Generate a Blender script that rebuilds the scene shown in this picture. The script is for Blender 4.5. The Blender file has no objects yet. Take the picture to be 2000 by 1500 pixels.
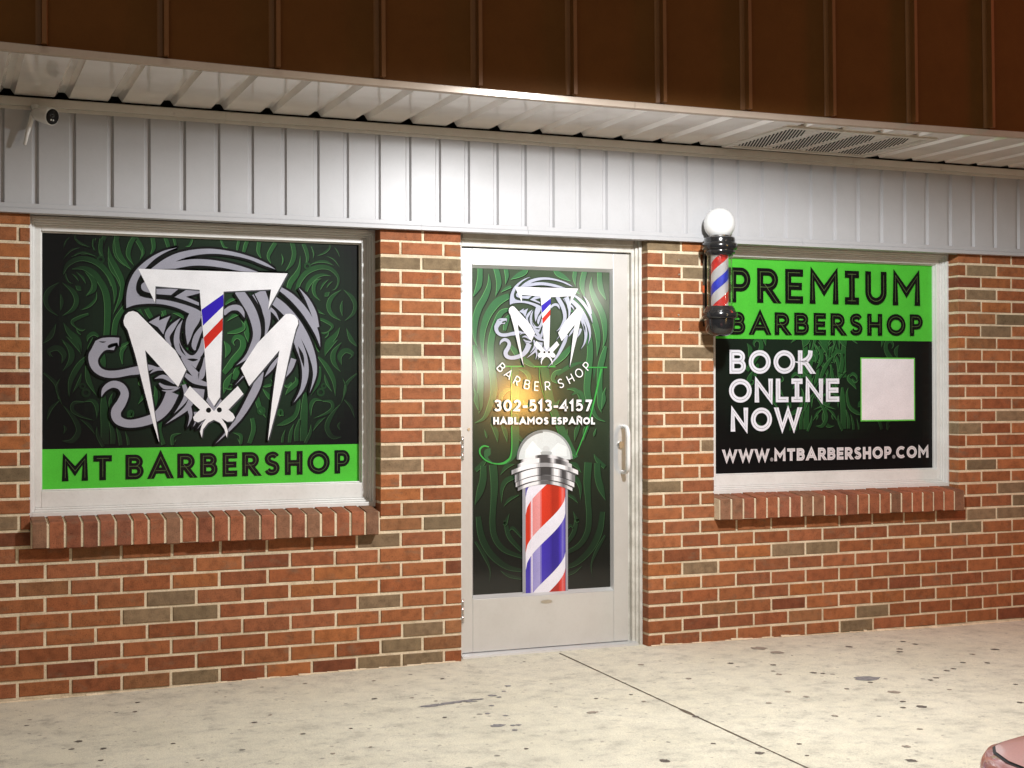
import bpy, bmesh, math, random
from mathutils import Vector, Matrix

S = bpy.context.scene
R = math.radians
random.seed(7)

# ------------------------------------------------------------------ camera
CAM_F, CAM_YAW, CAM_PITCH, CAM_ROLL = 2750.4, 0.38883, 0.00447, -0.00194
CAM_LOC = Vector((-2.24212, -6.04236, 1.22365))
fw = Vector((math.sin(CAM_YAW)*math.cos(CAM_PITCH), math.cos(CAM_YAW)*math.cos(CAM_PITCH), math.sin(CAM_PITCH)))
rt0 = Vector((math.cos(CAM_YAW), -math.sin(CAM_YAW), 0)); up0 = rt0.cross(fw)
rt = rt0*math.cos(CAM_ROLL) + up0*math.sin(CAM_ROLL)
up = -rt0*math.sin(CAM_ROLL) + up0*math.cos(CAM_ROLL)
cd = bpy.data.cameras.new('camera'); cam = bpy.data.objects.new('camera', cd)
S.collection.objects.link(cam); S.camera = cam
cd.sensor_width = 36; cd.lens = CAM_F/2000*36; cd.clip_start = .05; cd.clip_end = 500
M = Matrix((rt, up, -fw)).transposed().to_4x4(); M.translation = CAM_LOC
cam.matrix_world = M

# ------------------------------------------------------------------ night sky and lamps
W = bpy.data.worlds.new('World'); S.world = W; W.use_nodes = True
wb = W.node_tree.nodes['Background']
wb.inputs[0].default_value = (1.0, .86, .72, 1); wb.inputs[1].default_value = .155
S.view_settings.view_transform = 'Standard'; S.view_settings.look = 'None'
S.view_settings.exposure = 0.0; S.view_settings.gamma = 1.0

def lamp(name, loc, energy, col, rad, spot=None, target=None, blend=.5):
    l = bpy.data.lights.new(name, 'SPOT' if spot else 'POINT')
    l.energy = energy; l.color = col; l.shadow_soft_size = rad
    o = bpy.data.objects.new(name, l); S.collection.objects.link(o); o.location = loc
    if spot:
        l.spot_size = R(spot); l.spot_blend = blend
        o.rotation_euler = (Vector(target) - Vector(loc)).to_track_quat('-Z', 'Y').to_euler()
    return o
# full cut-off floodlight standing in for the unseen lamp over the door
lamp('flood_light', (.48, -2.05, 2.505), 350, (.985, .99, 1.0), .08, 178, (.48, -2.05, 0), .20)
# parking-lot lamps behind and beside the camera (warm)
lamp('lot_lamp', (-3.2, -5.2, 8.4), 210, (1, .88, .72), .7)
lamp('lot_lamp', (.2, -6.0, 9.0), 210, (1, .88, .72), .7)
lamp('lot_lamp', (5.9, -14, 4.3), 170, (1, .82, .62), .30)
lamp('lot_lamp', (-7.0, -14, 5.5), 170, (1, .82, .62), .40)
lamp('red_glow', (6.6, -2.6, 4.6), 300, (1, .10, .04), .5)  # red source added out of view to tint the fascia's right end
# far lamps across the lot that glint in the door glass
lamp('far_lamp', (7.4, -14, 2.66), 70, (1, .97, .85), .13)
lamp('far_lamp', (5.5, -14, 1.55), 95, (.95, 1, .85), .16)
lamp('far_lamp', (6.17, -14, 1.12), 240, (1, .50, .10), .18)

# ------------------------------------------------------------------ helpers
def s2l(c):
    c = c/255.0
    return c/12.92 if c <= .04045 else ((c+.055)/1.055)**2.4
def rgb(r, g, b): return (s2l(r), s2l(g), s2l(b), 1.0)

def ray(px, py): return fw + rt*((px-1000)/CAM_F) - up*((py-750)/CAM_F)
def on_wall(px, py, Y=0.0):
    """wall-plane coordinates (x, z) of a measured photo point on the plane y = Y"""
    d = ray(px, py); t = (Y - CAM_LOC.y)/d.y; q = CAM_LOC + d*t
    return (q.x, q.z)
def on_floor(px, py, Z=0.0):
    d = ray(px, py); t = (Z - CAM_LOC.z)/d.z; q = CAM_LOC + d*t
    return (q.x, q.y)

class MB:
    def __init__(s): s.v = []; s.f = []; s.c = []; s.m = []; s.sm = []
    def face(s, pts, col=(1, 1, 1, 1), mi=0, smooth=False):
        n = len(s.v); s.v += [tuple(p) for p in pts]
        s.f.append(tuple(range(n, n+len(pts)))); s.c.append(col); s.m.append(mi); s.sm.append(smooth)
    def idx(s, verts, faces, col=(1, 1, 1, 1), mi=0, smooth=False):
        n = len(s.v); s.v += [tuple(p) for p in verts]
        for f in faces:
            s.f.append(tuple(i+n for i in f)); s.c.append(col); s.m.append(mi); s.sm.append(smooth)
    def box(s, x0, x1, y0, y1, z0, z1, col=(1, 1, 1, 1), mi=0):
        v = [(x0,y0,z0),(x1,y0,z0),(x1,y1,z0),(x0,y1,z0),(x0,y0,z1),(x1,y0,z1),(x1,y1,z1),(x0,y1,z1)]
        s.idx(v, [(0,3,2,1),(4,5,6,7),(0,1,5,4),(1,2,6,5),(2,3,7,6),(3,0,4,7)], col, mi)
    def lathe(s, prof, cx=0, cy=0, n=40, col=(1,1,1,1), mi=0, smooth=True, caps=True):
        v = []; f = []
        for r, z in prof:
            for k in range(n):
                a = 2*math.pi*k/n; v.append((cx+r*math.cos(a), cy+r*math.sin(a), z))
        for i in range(len(prof)-1):
            for k in range(n):
                k2 = (k+1) % n
                f.append((i*n+k, i*n+k2, (i+1)*n+k2, (i+1)*n+k))
        if caps:
            f.append(tuple(range(n-1, -1, -1))); f.append(tuple((len(prof)-1)*n+k for k in range(n)))
        s.idx(v, f, col, mi, smooth)
    def tube(s, path, rads, n=12, col=(1,1,1,1), mi=0):
        path = [Vector(p) for p in path]
        if not isinstance(rads, (list, tuple)): rads = [rads]*len(path)
        v = []; f = []
        t0 = (path[1]-path[0]).normalized()
        nrm = t0.orthogonal().normalized()
        for i, p in enumerate(path):
            t = (path[min(i+1, len(path)-1)] - path[max(i-1, 0)]).normalized()
            nrm = (nrm - t*nrm.dot(t)).normalized(); b = t.cross(nrm)
            for k in range(n):
                a = 2*math.pi*k/n; v.append(p + (nrm*math.cos(a)+b*math.sin(a))*rads[i])
        for i in range(len(path)-1):
            for k in range(n):
                k2 = (k+1) % n; f.append((i*n+k, i*n+k2, (i+1)*n+k2, (i+1)*n+k))
        f.append(tuple(range(n-1, -1, -1))); f.append(tuple((len(path)-1)*n+k for k in range(n)))
        s.idx(v, f, col, mi, True)
    def build(s, name, mats, parent=None, bevel=0, merge=False):
        me = bpy.data.meshes.new(name); me.from_pydata(s.v, [], s.f); me.update()
        if not isinstance(mats, (list, tuple)): mats = [mats]
        for m in mats: me.materials.append(m)
        ca = me.color_attributes.new('Col', 'FLOAT_COLOR', 'CORNER')
        data = []
        for p, c in zip(me.polygons, s.c):
            for _ in range(p.loop_total): data += c
        ca.data.foreach_set('color', data)
        me.polygons.foreach_set('material_index', s.m)
        me.polygons.foreach_set('use_smooth', s.sm)
        o = bpy.data.objects.new(name, me); S.collection.objects.link(o)
        if parent: o.parent = parent
        if bevel:
            b = o.modifiers.new('bevel', 'BEVEL'); b.width = bevel; b.segments = 2; b.limit_method = 'ANGLE'
        return o

def empty(name, label, cat, loc=(0, 0, 0)):
    o = bpy.data.objects.new(name, None); S.collection.objects.link(o)
    o.location = loc; o['label'] = label; o['category'] = cat
    return o
def tag(o, label, cat): o['label'] = label; o['category'] = cat; return o

# ------------------------------------------------------------------ materials
def mat(name, base=(.8, .8, .8), rough=.5, metal=0, coat=0, coatr=.1, attr=False, spec=.5):
    m = bpy.data.materials.new(name); m.use_nodes = True
    nt = m.node_tree; p = nt.nodes['Principled BSDF']
    p.inputs['Base Color'].default_value = (*base, 1)
    p.inputs['Roughness'].default_value = rough; p.inputs['Metallic'].default_value = metal
    p.inputs['Coat Weight'].default_value = coat; p.inputs['Coat Roughness'].default_value = coatr
    p.inputs['Specular IOR Level'].default_value = spec
    if attr:
        a = nt.nodes.new('ShaderNodeAttribute'); a.attribute_name = 'Col'
        nt.links.new(a.outputs['Color'], p.inputs['Base Color'])
    return m
def nd(m, t, **kw):
    n = m.node_tree.nodes.new(t)
    for k, v in kw.items():
        if k in n.inputs: n.inputs[k].default_value = v
        else: setattr(n, k, v)
    return n
def lk(m, a, b): m.node_tree.links.new(a, b)
def P(m): return m.node_tree.nodes['Principled BSDF']
def coords(m, scale=(1, 1, 1)):
    tc = nd(m, 'ShaderNodeNewGeometry'); mp = nd(m, 'ShaderNodeMapping'); mp.inputs['Scale'].default_value = scale
    lk(m, tc.outputs['Position'], mp.inputs['Vector']); return mp.outputs['Vector']
def noise(m, vec, scale, detail=4, rough=.6):
    n = nd(m, 'ShaderNodeTexNoise'); n.inputs['Scale'].default_value = scale
    n.inputs['Detail'].default_value = detail; n.inputs['Roughness'].default_value = rough
    lk(m, vec, n.inputs['Vector']); return n.outputs['Fac']
def ramp(m, fac, stops, const=False):
    r = nd(m, 'ShaderNodeValToRGB'); e = r.color_ramp.elements
    if const: r.color_ramp.interpolation = 'CONSTANT'
    while len(e) < len(stops): e.new(.5)
    for k, (p, c) in enumerate(stops): e[k].position = p; e[k].color = (c[0], c[1], c[2], 1)
    lk(m, fac, r.inputs['Fac']); return r.outputs['Color']
def mix(m, fac, a, b, mode='MIX'):
    x = nd(m, 'ShaderNodeMix'); x.data_type = 'RGBA'; x.blend_type = mode
    for s_, v in ((x.inputs[0], fac), (x.inputs[6], a), (x.inputs[7], b)):
        if isinstance(v, (int, float)): s_.default_value = v
        elif isinstance(v, tuple): s_.default_value = (*v[:3], 1)
        else: lk(m, v, s_)
    return x.outputs[2]
def bump(m, h, strength=.3, dist=.002):
    b = nd(m, 'ShaderNodeBump'); b.inputs['Strength'].default_value = strength; b.inputs['Distance'].default_value = dist
    lk(m, h, b.inputs['Height']); lk(m, b.outputs['Normal'], P(m).inputs['Normal'])
def attrc(m):
    a = nd(m, 'ShaderNodeAttribute'); a.attribute_name = 'Col'; return a.outputs['Color']

m_brick = mat('brick_face', rough=.85, spec=.25)
v = coords(m_brick)
n1 = noise(m_brick, v, 220, 5, .7); n2 = noise(m_brick, v, 24, 3, .6)
sp = ramp(m_brick, n1, [(.30, (.36, .34, .33)), (.45, (.94, .94, .94)), (.62, (1.04, 1.04, 1.04)), (.78, (1.45, 1.4, 1.35))])
c = mix(m_brick, 1.0, attrc(m_brick), sp, 'MULTIPLY')
bl = ramp(m_brick, n2, [(.30, (.70, .68, .66)), (.52, (1.0, 1.0, 1.0)), (.72, (1.16, 1.14, 1.12))])
c = mix(m_brick, 1.0, c, bl, 'MULTIPLY')
n3 = noise(m_brick, coords(m_brick, (.8, .8, 1.5)), 13, 4, .6)
c = mix(m_brick, ramp(m_brick, n3, [(.56, (0, 0, 0)), (.70, (.42, .42, .42))]), c, (.17, .125, .08)); lk(m_brick, c, P(m_brick).inputs['Base Color'])
bump(m_brick, n1, .55, .003)

m_mortar = mat('mortar', rough=.95, spec=.2)
v = coords(m_mortar); n1 = noise(m_mortar, v, 160, 5, .7); n2 = noise(m_mortar, v, 9, 3, .6)
c = ramp(m_mortar, n1, [(.25, (.52, .42, .28)), (.5, (.74, .62, .44)), (.75, (.82, .72, .54))])
c = mix(m_mortar, 1.0, c, ramp(m_mortar, n2, [(.3, (.75, .72, .68)), (.6, (1, 1, 1))]), 'MULTIPLY')
lk(m_mortar, c, P(m_mortar).inputs['Base Color']); bump(m_mortar, n1, .6, .004)

m_conc = mat('concrete', rough=.9, spec=.25)
v = coords(m_conc)
nA = noise(m_conc, v, 1.6, 6, .62); nB = noise(m_conc, v, 9, 6, .7); nC = noise(m_conc, v, 210, 4, .7)
c = ramp(m_conc, nA, [(.25, (.55, .53, .42)), (.5, (.605, .585, .47)), (.75, (.65, .63, .515))])
c = mix(m_conc, 1.0, c, ramp(m_conc, nB, [(.30, (.66, .66, .67)), (.45, (.93, .93, .935)), (.60, (1.04, 1.035, 1.02))]), 'MULTIPLY')
c = mix(m_conc, 1.0, c, ramp(m_conc, nC, [(.28, (.66, .65, .64)), (.5, (1, 1, 1)), (.75, (1.16, 1.15, 1.14))]), 'MULTIPLY')
# worn grey scuffs
nD = noise(m_conc, coords(m_conc, (1, 1.6, 1)), 14, 8, .75)
c = mix(m_conc, 1.0, c, ramp(m_conc, nD, [(.57, (1, 1, 1)), (.63, (.82, .82, .83)), (.80, (.60, .61, .64))]), 'MULTIPLY')
# trodden-in gum spots
vo = nd(m_conc, 'ShaderNodeTexVoronoi'); vo.inputs['Scale'].default_value = 6.5; lk(m_conc, coords(m_conc, (1, 1, 0)), vo.inputs['Vector'])
sepx = nd(m_conc, 'ShaderNodeSeparateColor'); lk(m_conc, vo.outputs['Color'], sepx.inputs[0])
lim = nd(m_conc, 'ShaderNodeMath', operation='MULTIPLY'); lk(m_conc, sepx.outputs[0], lim.inputs[0]); lim.inputs[1].default_value = .085
wob = nd(m_conc, 'ShaderNodeMath', operation='MULTIPLY_ADD'); lk(m_conc, nB, wob.inputs[0]); wob.inputs[1].default_value = .12
lk(m_conc, vo.outputs['Distance'], wob.inputs[2])
sb = nd(m_conc, 'ShaderNodeMath', operation='SUBTRACT'); lk(m_conc, wob.outputs[0], sb.inputs[0]); lk(m_conc, lim.outputs[0], sb.inputs[1])
spot_ = ramp(m_conc, sb.outputs[0], [(.045, (1, 1, 1)), (.06, (0, 0, 0))])
c = mix(m_conc, spot_, c, mix(m_conc, .72, c, (.10, .092, .085)))
vo2 = nd(m_conc, 'ShaderNodeTexVoronoi'); vo2.inputs['Scale'].default_value = 21; lk(m_conc, coords(m_conc, (1, 1, 0)), vo2.inputs['Vector'])
se2 = nd(m_conc, 'ShaderNodeSeparateColor'); lk(m_conc, vo2.outputs['Color'], se2.inputs[0])
l2 = nd(m_conc, 'ShaderNodeMath', operation='MULTIPLY_ADD'); lk(m_conc, se2.outputs[1], l2.inputs[0]); l2.inputs[1].default_value = -.16; lk(m_conc, vo2.outputs['Distance'], l2.inputs[2])
c = mix(m_conc, ramp(m_conc, l2.outputs[0], [(.0, (.6, .6, .6)), (.03, (0, 0, 0))]), c, (.20, .185, .165))
lk(m_conc, c, P(m_conc).inputs['Base Color']); bump(m_conc, nC, .5, .003)

m_gum = mat('gum_stain', rough=.8, attr=True, spec=.3)
v = coords(m_gum); n1 = noise(m_gum, v, 60, 4)
c = mix(m_gum, 1.0, attrc(m_gum), ramp(m_gum, n1, [(.3, (.7, .7, .7)), (.65, (1.25, 1.22, 1.2))]), 'MULTIPLY'); lk(m_gum, c, P(m_gum).inputs['Base Color'])

m_asph = mat('asphalt', rough=.92, spec=.3)
v = coords(m_asph); n1 = noise(m_asph, v, 130, 4, .8); n2 = noise(m_asph, v, 2, 4)
c = mix(m_asph, 1.0, ramp(m_asph, n1, [(.3, (.02, .02, .02)), (.55, (.055, .053, .05)), (.8, (.13, .125, .12))]),
        ramp(m_asph, n2, [(.3, (.7, .7, .7)), (.7, (1.2, 1.2, 1.2))]), 'MULTIPLY')
lk(m_asph, c, P(m_asph).inputs['Base Color']); bump(m_asph, n1, .7, .006)

def painted(name, base, rough, dirt=.12, coat=0, coatr=.1, metal=0, sc=6, spec=.5, bmp=0, bsc=3):
    m = mat(name, base, rough, metal, coat, coatr, spec=spec)
    v = coords(m); n1 = noise(m, v, sc, 6, .65); n2 = noise(m, v, sc*18, 3, .6)
    d = tuple(1-dirt*k for k in (1, 1.05, 1.15))
    c = mix(m, 1.0, (*base, 1), ramp(m, n1, [(.32, d), (.62, (1, 1, 1))]), 'MULTIPLY')
    c = mix(m, 1.0, c, ramp(m, n2, [(.25, (1-dirt*.6,)*3), (.5, (1, 1, 1))]), 'MULTIPLY')
    lk(m, c, P(m).inputs['Base Color'])
    if bmp: bump(m, noise(m, v, bsc, 2, .5), bmp, .02)
    return m
m_siding = painted('white_siding', (.42, .42, .428), .36, .05, spec=.22)
m_soffit = painted('glossy_soffit', (.92, .89, .85), .10, .06, metal=.32, spec=.8, bmp=.35, bsc=2.6)
m_trim = painted('white_trim', (.62, .60, .55), .3, .08)
m_eave = painted('eave_trim', (.48, .42, .36), .25, .08, metal=.2)
m_fascia = painted('brown_metal', (.110, .046, .0105), .55, .12, spec=.08)
m_frame = painted('window_paint', (.71, .71, .685), .42, .12, sc=5)
m_jamb = painted('chipped_jamb_paint', (.68, .66, .60), .5, .30, sc=11)
m_alu = painted('brushed_aluminium', (.63, .635, .63), .34, .06, metal=.45, spec=.5)
m_white = mat('white_enamel', (.74, .74, .72), .25)
m_black = mat('black_enamel', (.012, .012, .013), .18, coat=.6)
m_dark = mat('dark_void', (.004, .004, .004), .9)
m_glass_dark = mat('dark_pane', (.01, .012, .012), .05)
m_steel = mat('steel', (.55, .53, .50), .3, 1)
m_globe = mat('opal_globe', (.70, .71, .70), .12, coat=.4)
m_clear = mat('clear_acrylic', (1, 1, 1), .02)
P(m_clear).inputs['Transmission Weight'].default_value = 1.0; P(m_clear).inputs['IOR'].default_value = 1.45
m_orange = mat('orange_sticker', (.75, .13, .03), .5)

def vinyl(name, rough, coat, coatr):
    m = mat(name, rough=rough, coat=coat, coatr=coatr, spec=.12)
    v = coords(m); n1 = noise(m, v, 420, 2, .6); n2 = noise(m, v, 7, 4, .6)
    c = mix(m, 1.0, attrc(m), ramp(m, n1, [(.3, (.86, .86, .86)), (.6, (1.04, 1.04, 1.04))]), 'MULTIPLY')
    c = mix(m, 1.0, c, ramp(m, n2, [(.3, (.9, .9, .9)), (.65, (1.03, 1.03, 1.03))]), 'MULTIPLY')
    lk(m, c, P(m).inputs['Base Color']); return m
m_vinyl = vinyl('printed_vinyl', .6, .22, .08)
m_vdoor = vinyl('printed_door_vinyl', .5, .8, .105)

m_stripe = mat('barber_stripes', rough=.3, coat=.3)
tc = nd(m_stripe, 'ShaderNodeTexCoord'); sx = nd(m_stripe, 'ShaderNodeSeparateXYZ'); lk(m_stripe, tc.outputs['Object'], sx.inputs[0])
at = nd(m_stripe, 'ShaderNodeMath', operation='ARCTAN2'); lk(m_stripe, sx.outputs[1], at.inputs[0]); lk(m_stripe, sx.outputs[0], at.inputs[1])
a1 = nd(m_stripe, 'ShaderNodeMath', operation='MULTIPLY'); lk(m_stripe, at.outputs[0], a1.inputs[0]); a1.inputs[1].default_value = -1/(2*math.pi)
a2 = nd(m_stripe, 'ShaderNodeMath', operation='MULTIPLY_ADD'); lk(m_stripe, sx.outputs[2], a2.inputs[0]); a2.inputs[1].default_value = 1/.215
lk(m_stripe, a1.outputs[0], a2.inputs[2])
a2b = nd(m_stripe, 'ShaderNodeMath', operation='ADD'); lk(m_stripe, a2.outputs[0], a2b.inputs[0]); a2b.inputs[1].default_value = .08
a3 = nd(m_stripe, 'ShaderNodeMath', operation='FRACT'); lk(m_stripe, a2b.outputs[0], a3.inputs[0])
lk(m_stripe, ramp(m_stripe, a3.outputs[0], [(0, (.72, .03, .02)), (.235, (.8, .8, .8)), (.5, (.03, .05, .62)), (.735, (.8, .8, .8))], True), P(m_stripe).inputs['Base Color'])

# ------------------------------------------------------------------ setting: ground
def gz(x): return max(-.034, -.012 - .0045*(x-.4)**2)
mb = MB(); xs = [-6 + .25*i for i in range(57)]
ys = [.12, -.6, -1.3, -2.0, -2.62]
for i in range(len(xs)-1):
    for j in range(len(ys)-1):
        x0, x1 = xs[i], xs[i+1]
        mb.face([(x0, ys[j+1], gz(x0)), (x1, ys[j+1], gz(x1)), (x1, ys[j], gz(x1)), (x0, ys[j], gz(x0))])
    mb.face([(x0, -2.62, -.16), (x1, -2.62, -.16), (x1, -2.62, gz(x1)), (x0, -2.62, gz(x0))])
# expansion joint: narrow dark irregular strip; gum and stains
def blob(cx, cy, rx, ry, col, lift=.0012, seed=0):
    rr = random.Random(seed); n = 14; pts = []
    for k in range(n):
        a = 2*math.pi*k/n; w = .62+.40*rr.random()
        x = cx+rx*w*math.cos(a); y = cy+ry*w*math.sin(a)
        pts.append((x, y, gz(x)+lift))
    mb.face(pts, col, 1)
jp = [on_floor(1090, 1276, -.015), on_floor(1560, 1500, -.03)]
(jx0, jy0), (jx1, jy1) = (jp[0][0], .0), (jp[0][0] - .095, -2.62)
N = 60; rr = random.Random(5)
prev = None
for k in range(N+1):
    t = k/N; x = jx0+(jx1-jx0)*t; y = jy0+(jy1-jy0)*t
    w = .0035 + .0022*rr.random() + (.006 if 28 < k < 31 else 0)
    cur = ((x-w, y, gz(x)+.001), (x+w, y, gz(x)+.001))
    if prev: mb.face([prev[0], cur[0], cur[1], prev[1]], rgb(92, 84, 72), 1)
    prev = cur
DK, MD, BL = rgb(94, 88, 82), rgb(140, 132, 120), rgb(124, 124, 125)
gum = [(660,265,30,DK),(130,326,28,DK),(383,403,50,DK),(352,440,36,DK),(505,440,36,DK),(492,496,30,DK),(845,421,30,DK),(1242,325,36,DK),(1480,383,32,DK),
       (1714,359,24,DK),(1828,217,40,DK),(1490,140,34,MD),(1825,130,34,MD),(1320,290,28,MD),(988,503,22,MD),(1810,450,24,MD),(1625,480,30,MD),(1057,177,24,MD),
       (672,221,34,DK),(145,298,26,MD),(1280,155,26,MD),(1100,200,20,MD),(800,317,14,MD)]
i = 0
for X, Y, w, col in gum:
    i += 1; x, y = on_floor(X*.4, 1280+Y*.4, -.02); r = w*.4/2/530
    blob(x, y, r, r*.95, col, seed=i)
gum2 = [(491,890,40,DK),(712,898,40,DK),(917,937,40,DK),(965,940,30,DK),(808,847,16,DK),(710,930,26,DK),(740,946,40,MD),(880,1064,42,MD),(1028,1163,40,MD),(1090,1021,28,DK),
        (1211,986,32,DK),(1378,1086,32,DK),(1378,1118,32,DK),(1475,1112,58,DK),(1330,1036,70,MD),(1520,970,34,DK),(1548,958,36,DK),(1603,919,36,DK),(1640,908,36,DK),
        (1686,874,36,DK),(1810,874,40,DK),(1360,820,50,DK),(1360,806,40,DK),(1100,797,50,DK),(1957,988,30,DK),(1980,1085,40,DK),(1420,1395,50,DK),(885,1370,20,DK),
        (845,1310,26,DK),(403,1308,24,DK),(640,1357,44,DK),(150,1395,44,DK),(278,970,30,MD),(130,880,20,MD),(45,1090,26,MD),(1395,1322,40,MD),(1465,1230,30,MD),
        (1850,800,56,DK),(1735,828,40,MD),(1440,778,44,DK),(640,810,100,MD),(730,832,90,MD),(1380,765,40,DK),(690,1098,36,MD),(785,1038,36,MD),(1617,1020,26,MD)]
for X, Y, w, col in gum2:
    i += 1; x, y = on_floor(1240+X/2.6316, 960+Y/2.6316, -.02); r = w/2.6316/2/430
    blob(x, y, r, r*1.0, col, seed=i)
x, y = on_floor(1240+1190/2.6316, 960+965/2.6316, -.02); blob(x, y, .075, .05, BL, .001, 900)
gum3 = [(665,748,100,BL),(630,566,70,BL),(672,575,40,BL),(755,748,40,BL),(790,745,40,BL),(768,776,40,BL),(625,627,40,BL),(710,688,36,BL),(600,675,40,BL),(700,540,36,BL),
        (325,462,34,DK),(340,697,34,DK),(838,890,30,DK),(1690,970,50,DK),(1476,562,30,DK),(1264,586,30,DK),(1240,670,80,MD),(990,496,30,MD),(1830,465,40,MD),(286,597,30,MD),
        (140,577,34,MD),(825,360,24,DK),(1538,378,50,MD),(1868,697,50,DK),(1555,606,30,MD),(520,697,14,DK),(725,508,50,BL)]
for X, Y, w, col in gum3:
    i += 1; x, y = on_floor(760+X/3.125, 1180+Y/3.125, -.018); r = w/3.125/2/470
    blob(x, y, r, r*(1.0 if w < 60 else .8), col, seed=i)
for k in range(16):
    t = k/15; X = 215+330*t; Y = 632-40*t + random.uniform(-7, 7)
    x, y = on_floor(760+X/3.125, 1180+Y/3.125, -.018); blob(x, y, .03, .012, BL, .0011+.00004*k, 700+k)
o = mb.build('sidewalk', [m_conc, m_gum]); o['kind'] = 'structure'
mb = MB(); mb.face([(-120, -160, -.16), (120, -160, -.16), (120, -2.6, -.16), (-120, -2.6, -.16)])
mb.face([(-120, -2.6, -.165), (120, -2.6, -.165), (120, 60, -.165), (-120, 60, -.165)])
o = mb.build('parking_lot_ground', m_asph); o['kind'] = 'structure'

# ------------------------------------------------------------------ the shop building
shop = empty('barbershop_building', 'red brick barbershop front with white siding, brown metal canopy and green window graphics', 'building')

Z0, HB, HT = -.0237, .06807, .06512
def cz(j): return Z0 + HB*j if j <= 10 else Z0 + HB*10 + HT*(j-10)
BL_ = .2032
WX0, WX1 = -4.6, 6.6
LO = (-1.885, -.402); RO = (1.308, 2.805); DO = (-.018, .942)
def spans(j):
    """solid stretches of wall on course j"""
    out = []
    if j < 10: out = [(WX0, DO[0]), (DO[1], WX1)]
    else: out = [(WX0, LO[0]), (LO[1], DO[0]), (DO[1], RO[0]), (RO[1], WX1)]
    return out
REDS = [(153, 95, 59), (149, 91, 56), (156, 98, 62), (145, 86, 53), (151, 94, 62), (148, 91, 60), (141, 84, 54), (159, 99, 58)]
GREY = [(129, 110, 84), (123, 105, 80), (134, 112, 86)]
greyset = {}
def brick_col(j, x):
    r = random.random()
    if r < .035: c = random.choice(GREY)
    elif r < .085: c = (146, 100, 66)
    elif r < .115: c = (124, 72, 48)
    else: c = random.choice(REDS)
    k = random.uniform(.93, 1.05)
    return rgb(*[min(255, q*k) for q in c])
force_grey = [on_wall(*p) for p in ((780,513),(860,524),(780,686),(860,812),(870,848),(780,907),(865,1020),(1295,480),(1345,505),(1350,535),(1360,690),(1330,715),(1290,945),
              (285,1199),(380,1197),(750,1170),(820,1225),(800,1255),(740,1290),(830,1280),(1535,1068),(1615,1068),(1700,1195),(1675,1215),(1915,525),(1925,580),(1950,615),(1925,645),
              (1960,820),(1945,905),(1960,950),(1925,995),(1980,985),(1870,1030),(30,1012),(40,925),(1955,1010),(860,1240))]
mb = MB(); mj = .0060
for j in range(31):
    z0, z1 = cz(j)+mj, cz(j+1)-mj
    for (a, b) in spans(j):
        off = (-.1016 if j % 2 == 0 else 0.0)
        if a >= .9: off = 1.0286 if j % 2 == 0 else 1.0286+.1016
        k0 = math.floor((a-off)/BL_)
        cuts = [a]
        k = k0
        while True:
            xk = off+k*BL_
            if xk >= b-.03: break
            if xk > a+.03: cuts.append(xk+random.uniform(-.0045, .0045))
            k += 1
        cuts.append(b)
        for q in range(len(cuts)-1):
            x0 = cuts[q]+(0 if q == 0 else mj); x1 = cuts[q+1]-(0 if q == len(cuts)-2 else mj)
            if x1-x0 < .02: continue
            col = brick_col(j, x0)
            for (gx, gz_) in force_grey:
                if x0 < gx < x1 and z0 < gz_ < z1: kk = random.uniform(.92, 1.05); col = rgb(*[g*kk for g in random.choice(GREY)])
            dy = random.uniform(-.0016, .0016); ch = .0022
            dz0, dz1 = random.uniform(-.0017, .0017), random.uniform(-.0017, .0017)
            A = z0+dz0; B = z1+dz1; y0 = dy; y1 = .10
            vs = [(x0+ch,y0,A+ch),(x1-ch,y0,A+ch),(x1-ch,y0,B-ch),(x0+ch,y0,B-ch),
                  (x0,y0+ch,A),(x1,y0+ch,A),(x1,y0+ch,B),(x0,y0+ch,B),(x0,y1,A),(x1,y1,A),(x1,y1,B),(x0,y1,B)]
            mb.idx(vs, [(0,1,2,3),(4,5,1,0),(5,6,2,1),(6,7,3,2),(7,4,0,3),(8,9,5,4),(9,10,6,5),(10,11,7,6),(11,8,4,7)], col)
wall = mb.build('brick_wall', m_brick, shop)
mb = MB(); my = .0042; me_ = .004
zt = cz(31)
mb.box(WX0+.01, DO[0]-me_, my, .22, -.2, cz(10)-.002); mb.box(DO[1]+me_, WX1-.01, my, .22, -.2, cz(10)-.002)
for (a, b) in spans(20): mb.box(a+me_, b-me_, my, .22, cz(10)-.002, zt)
mb.build('mortar', m_mortar, wall)
mb = MB(); mb.box(WX0, WX1, .225, .32, -.2, 3.4); mb.build('inner_wall', m_dark, shop)

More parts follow.
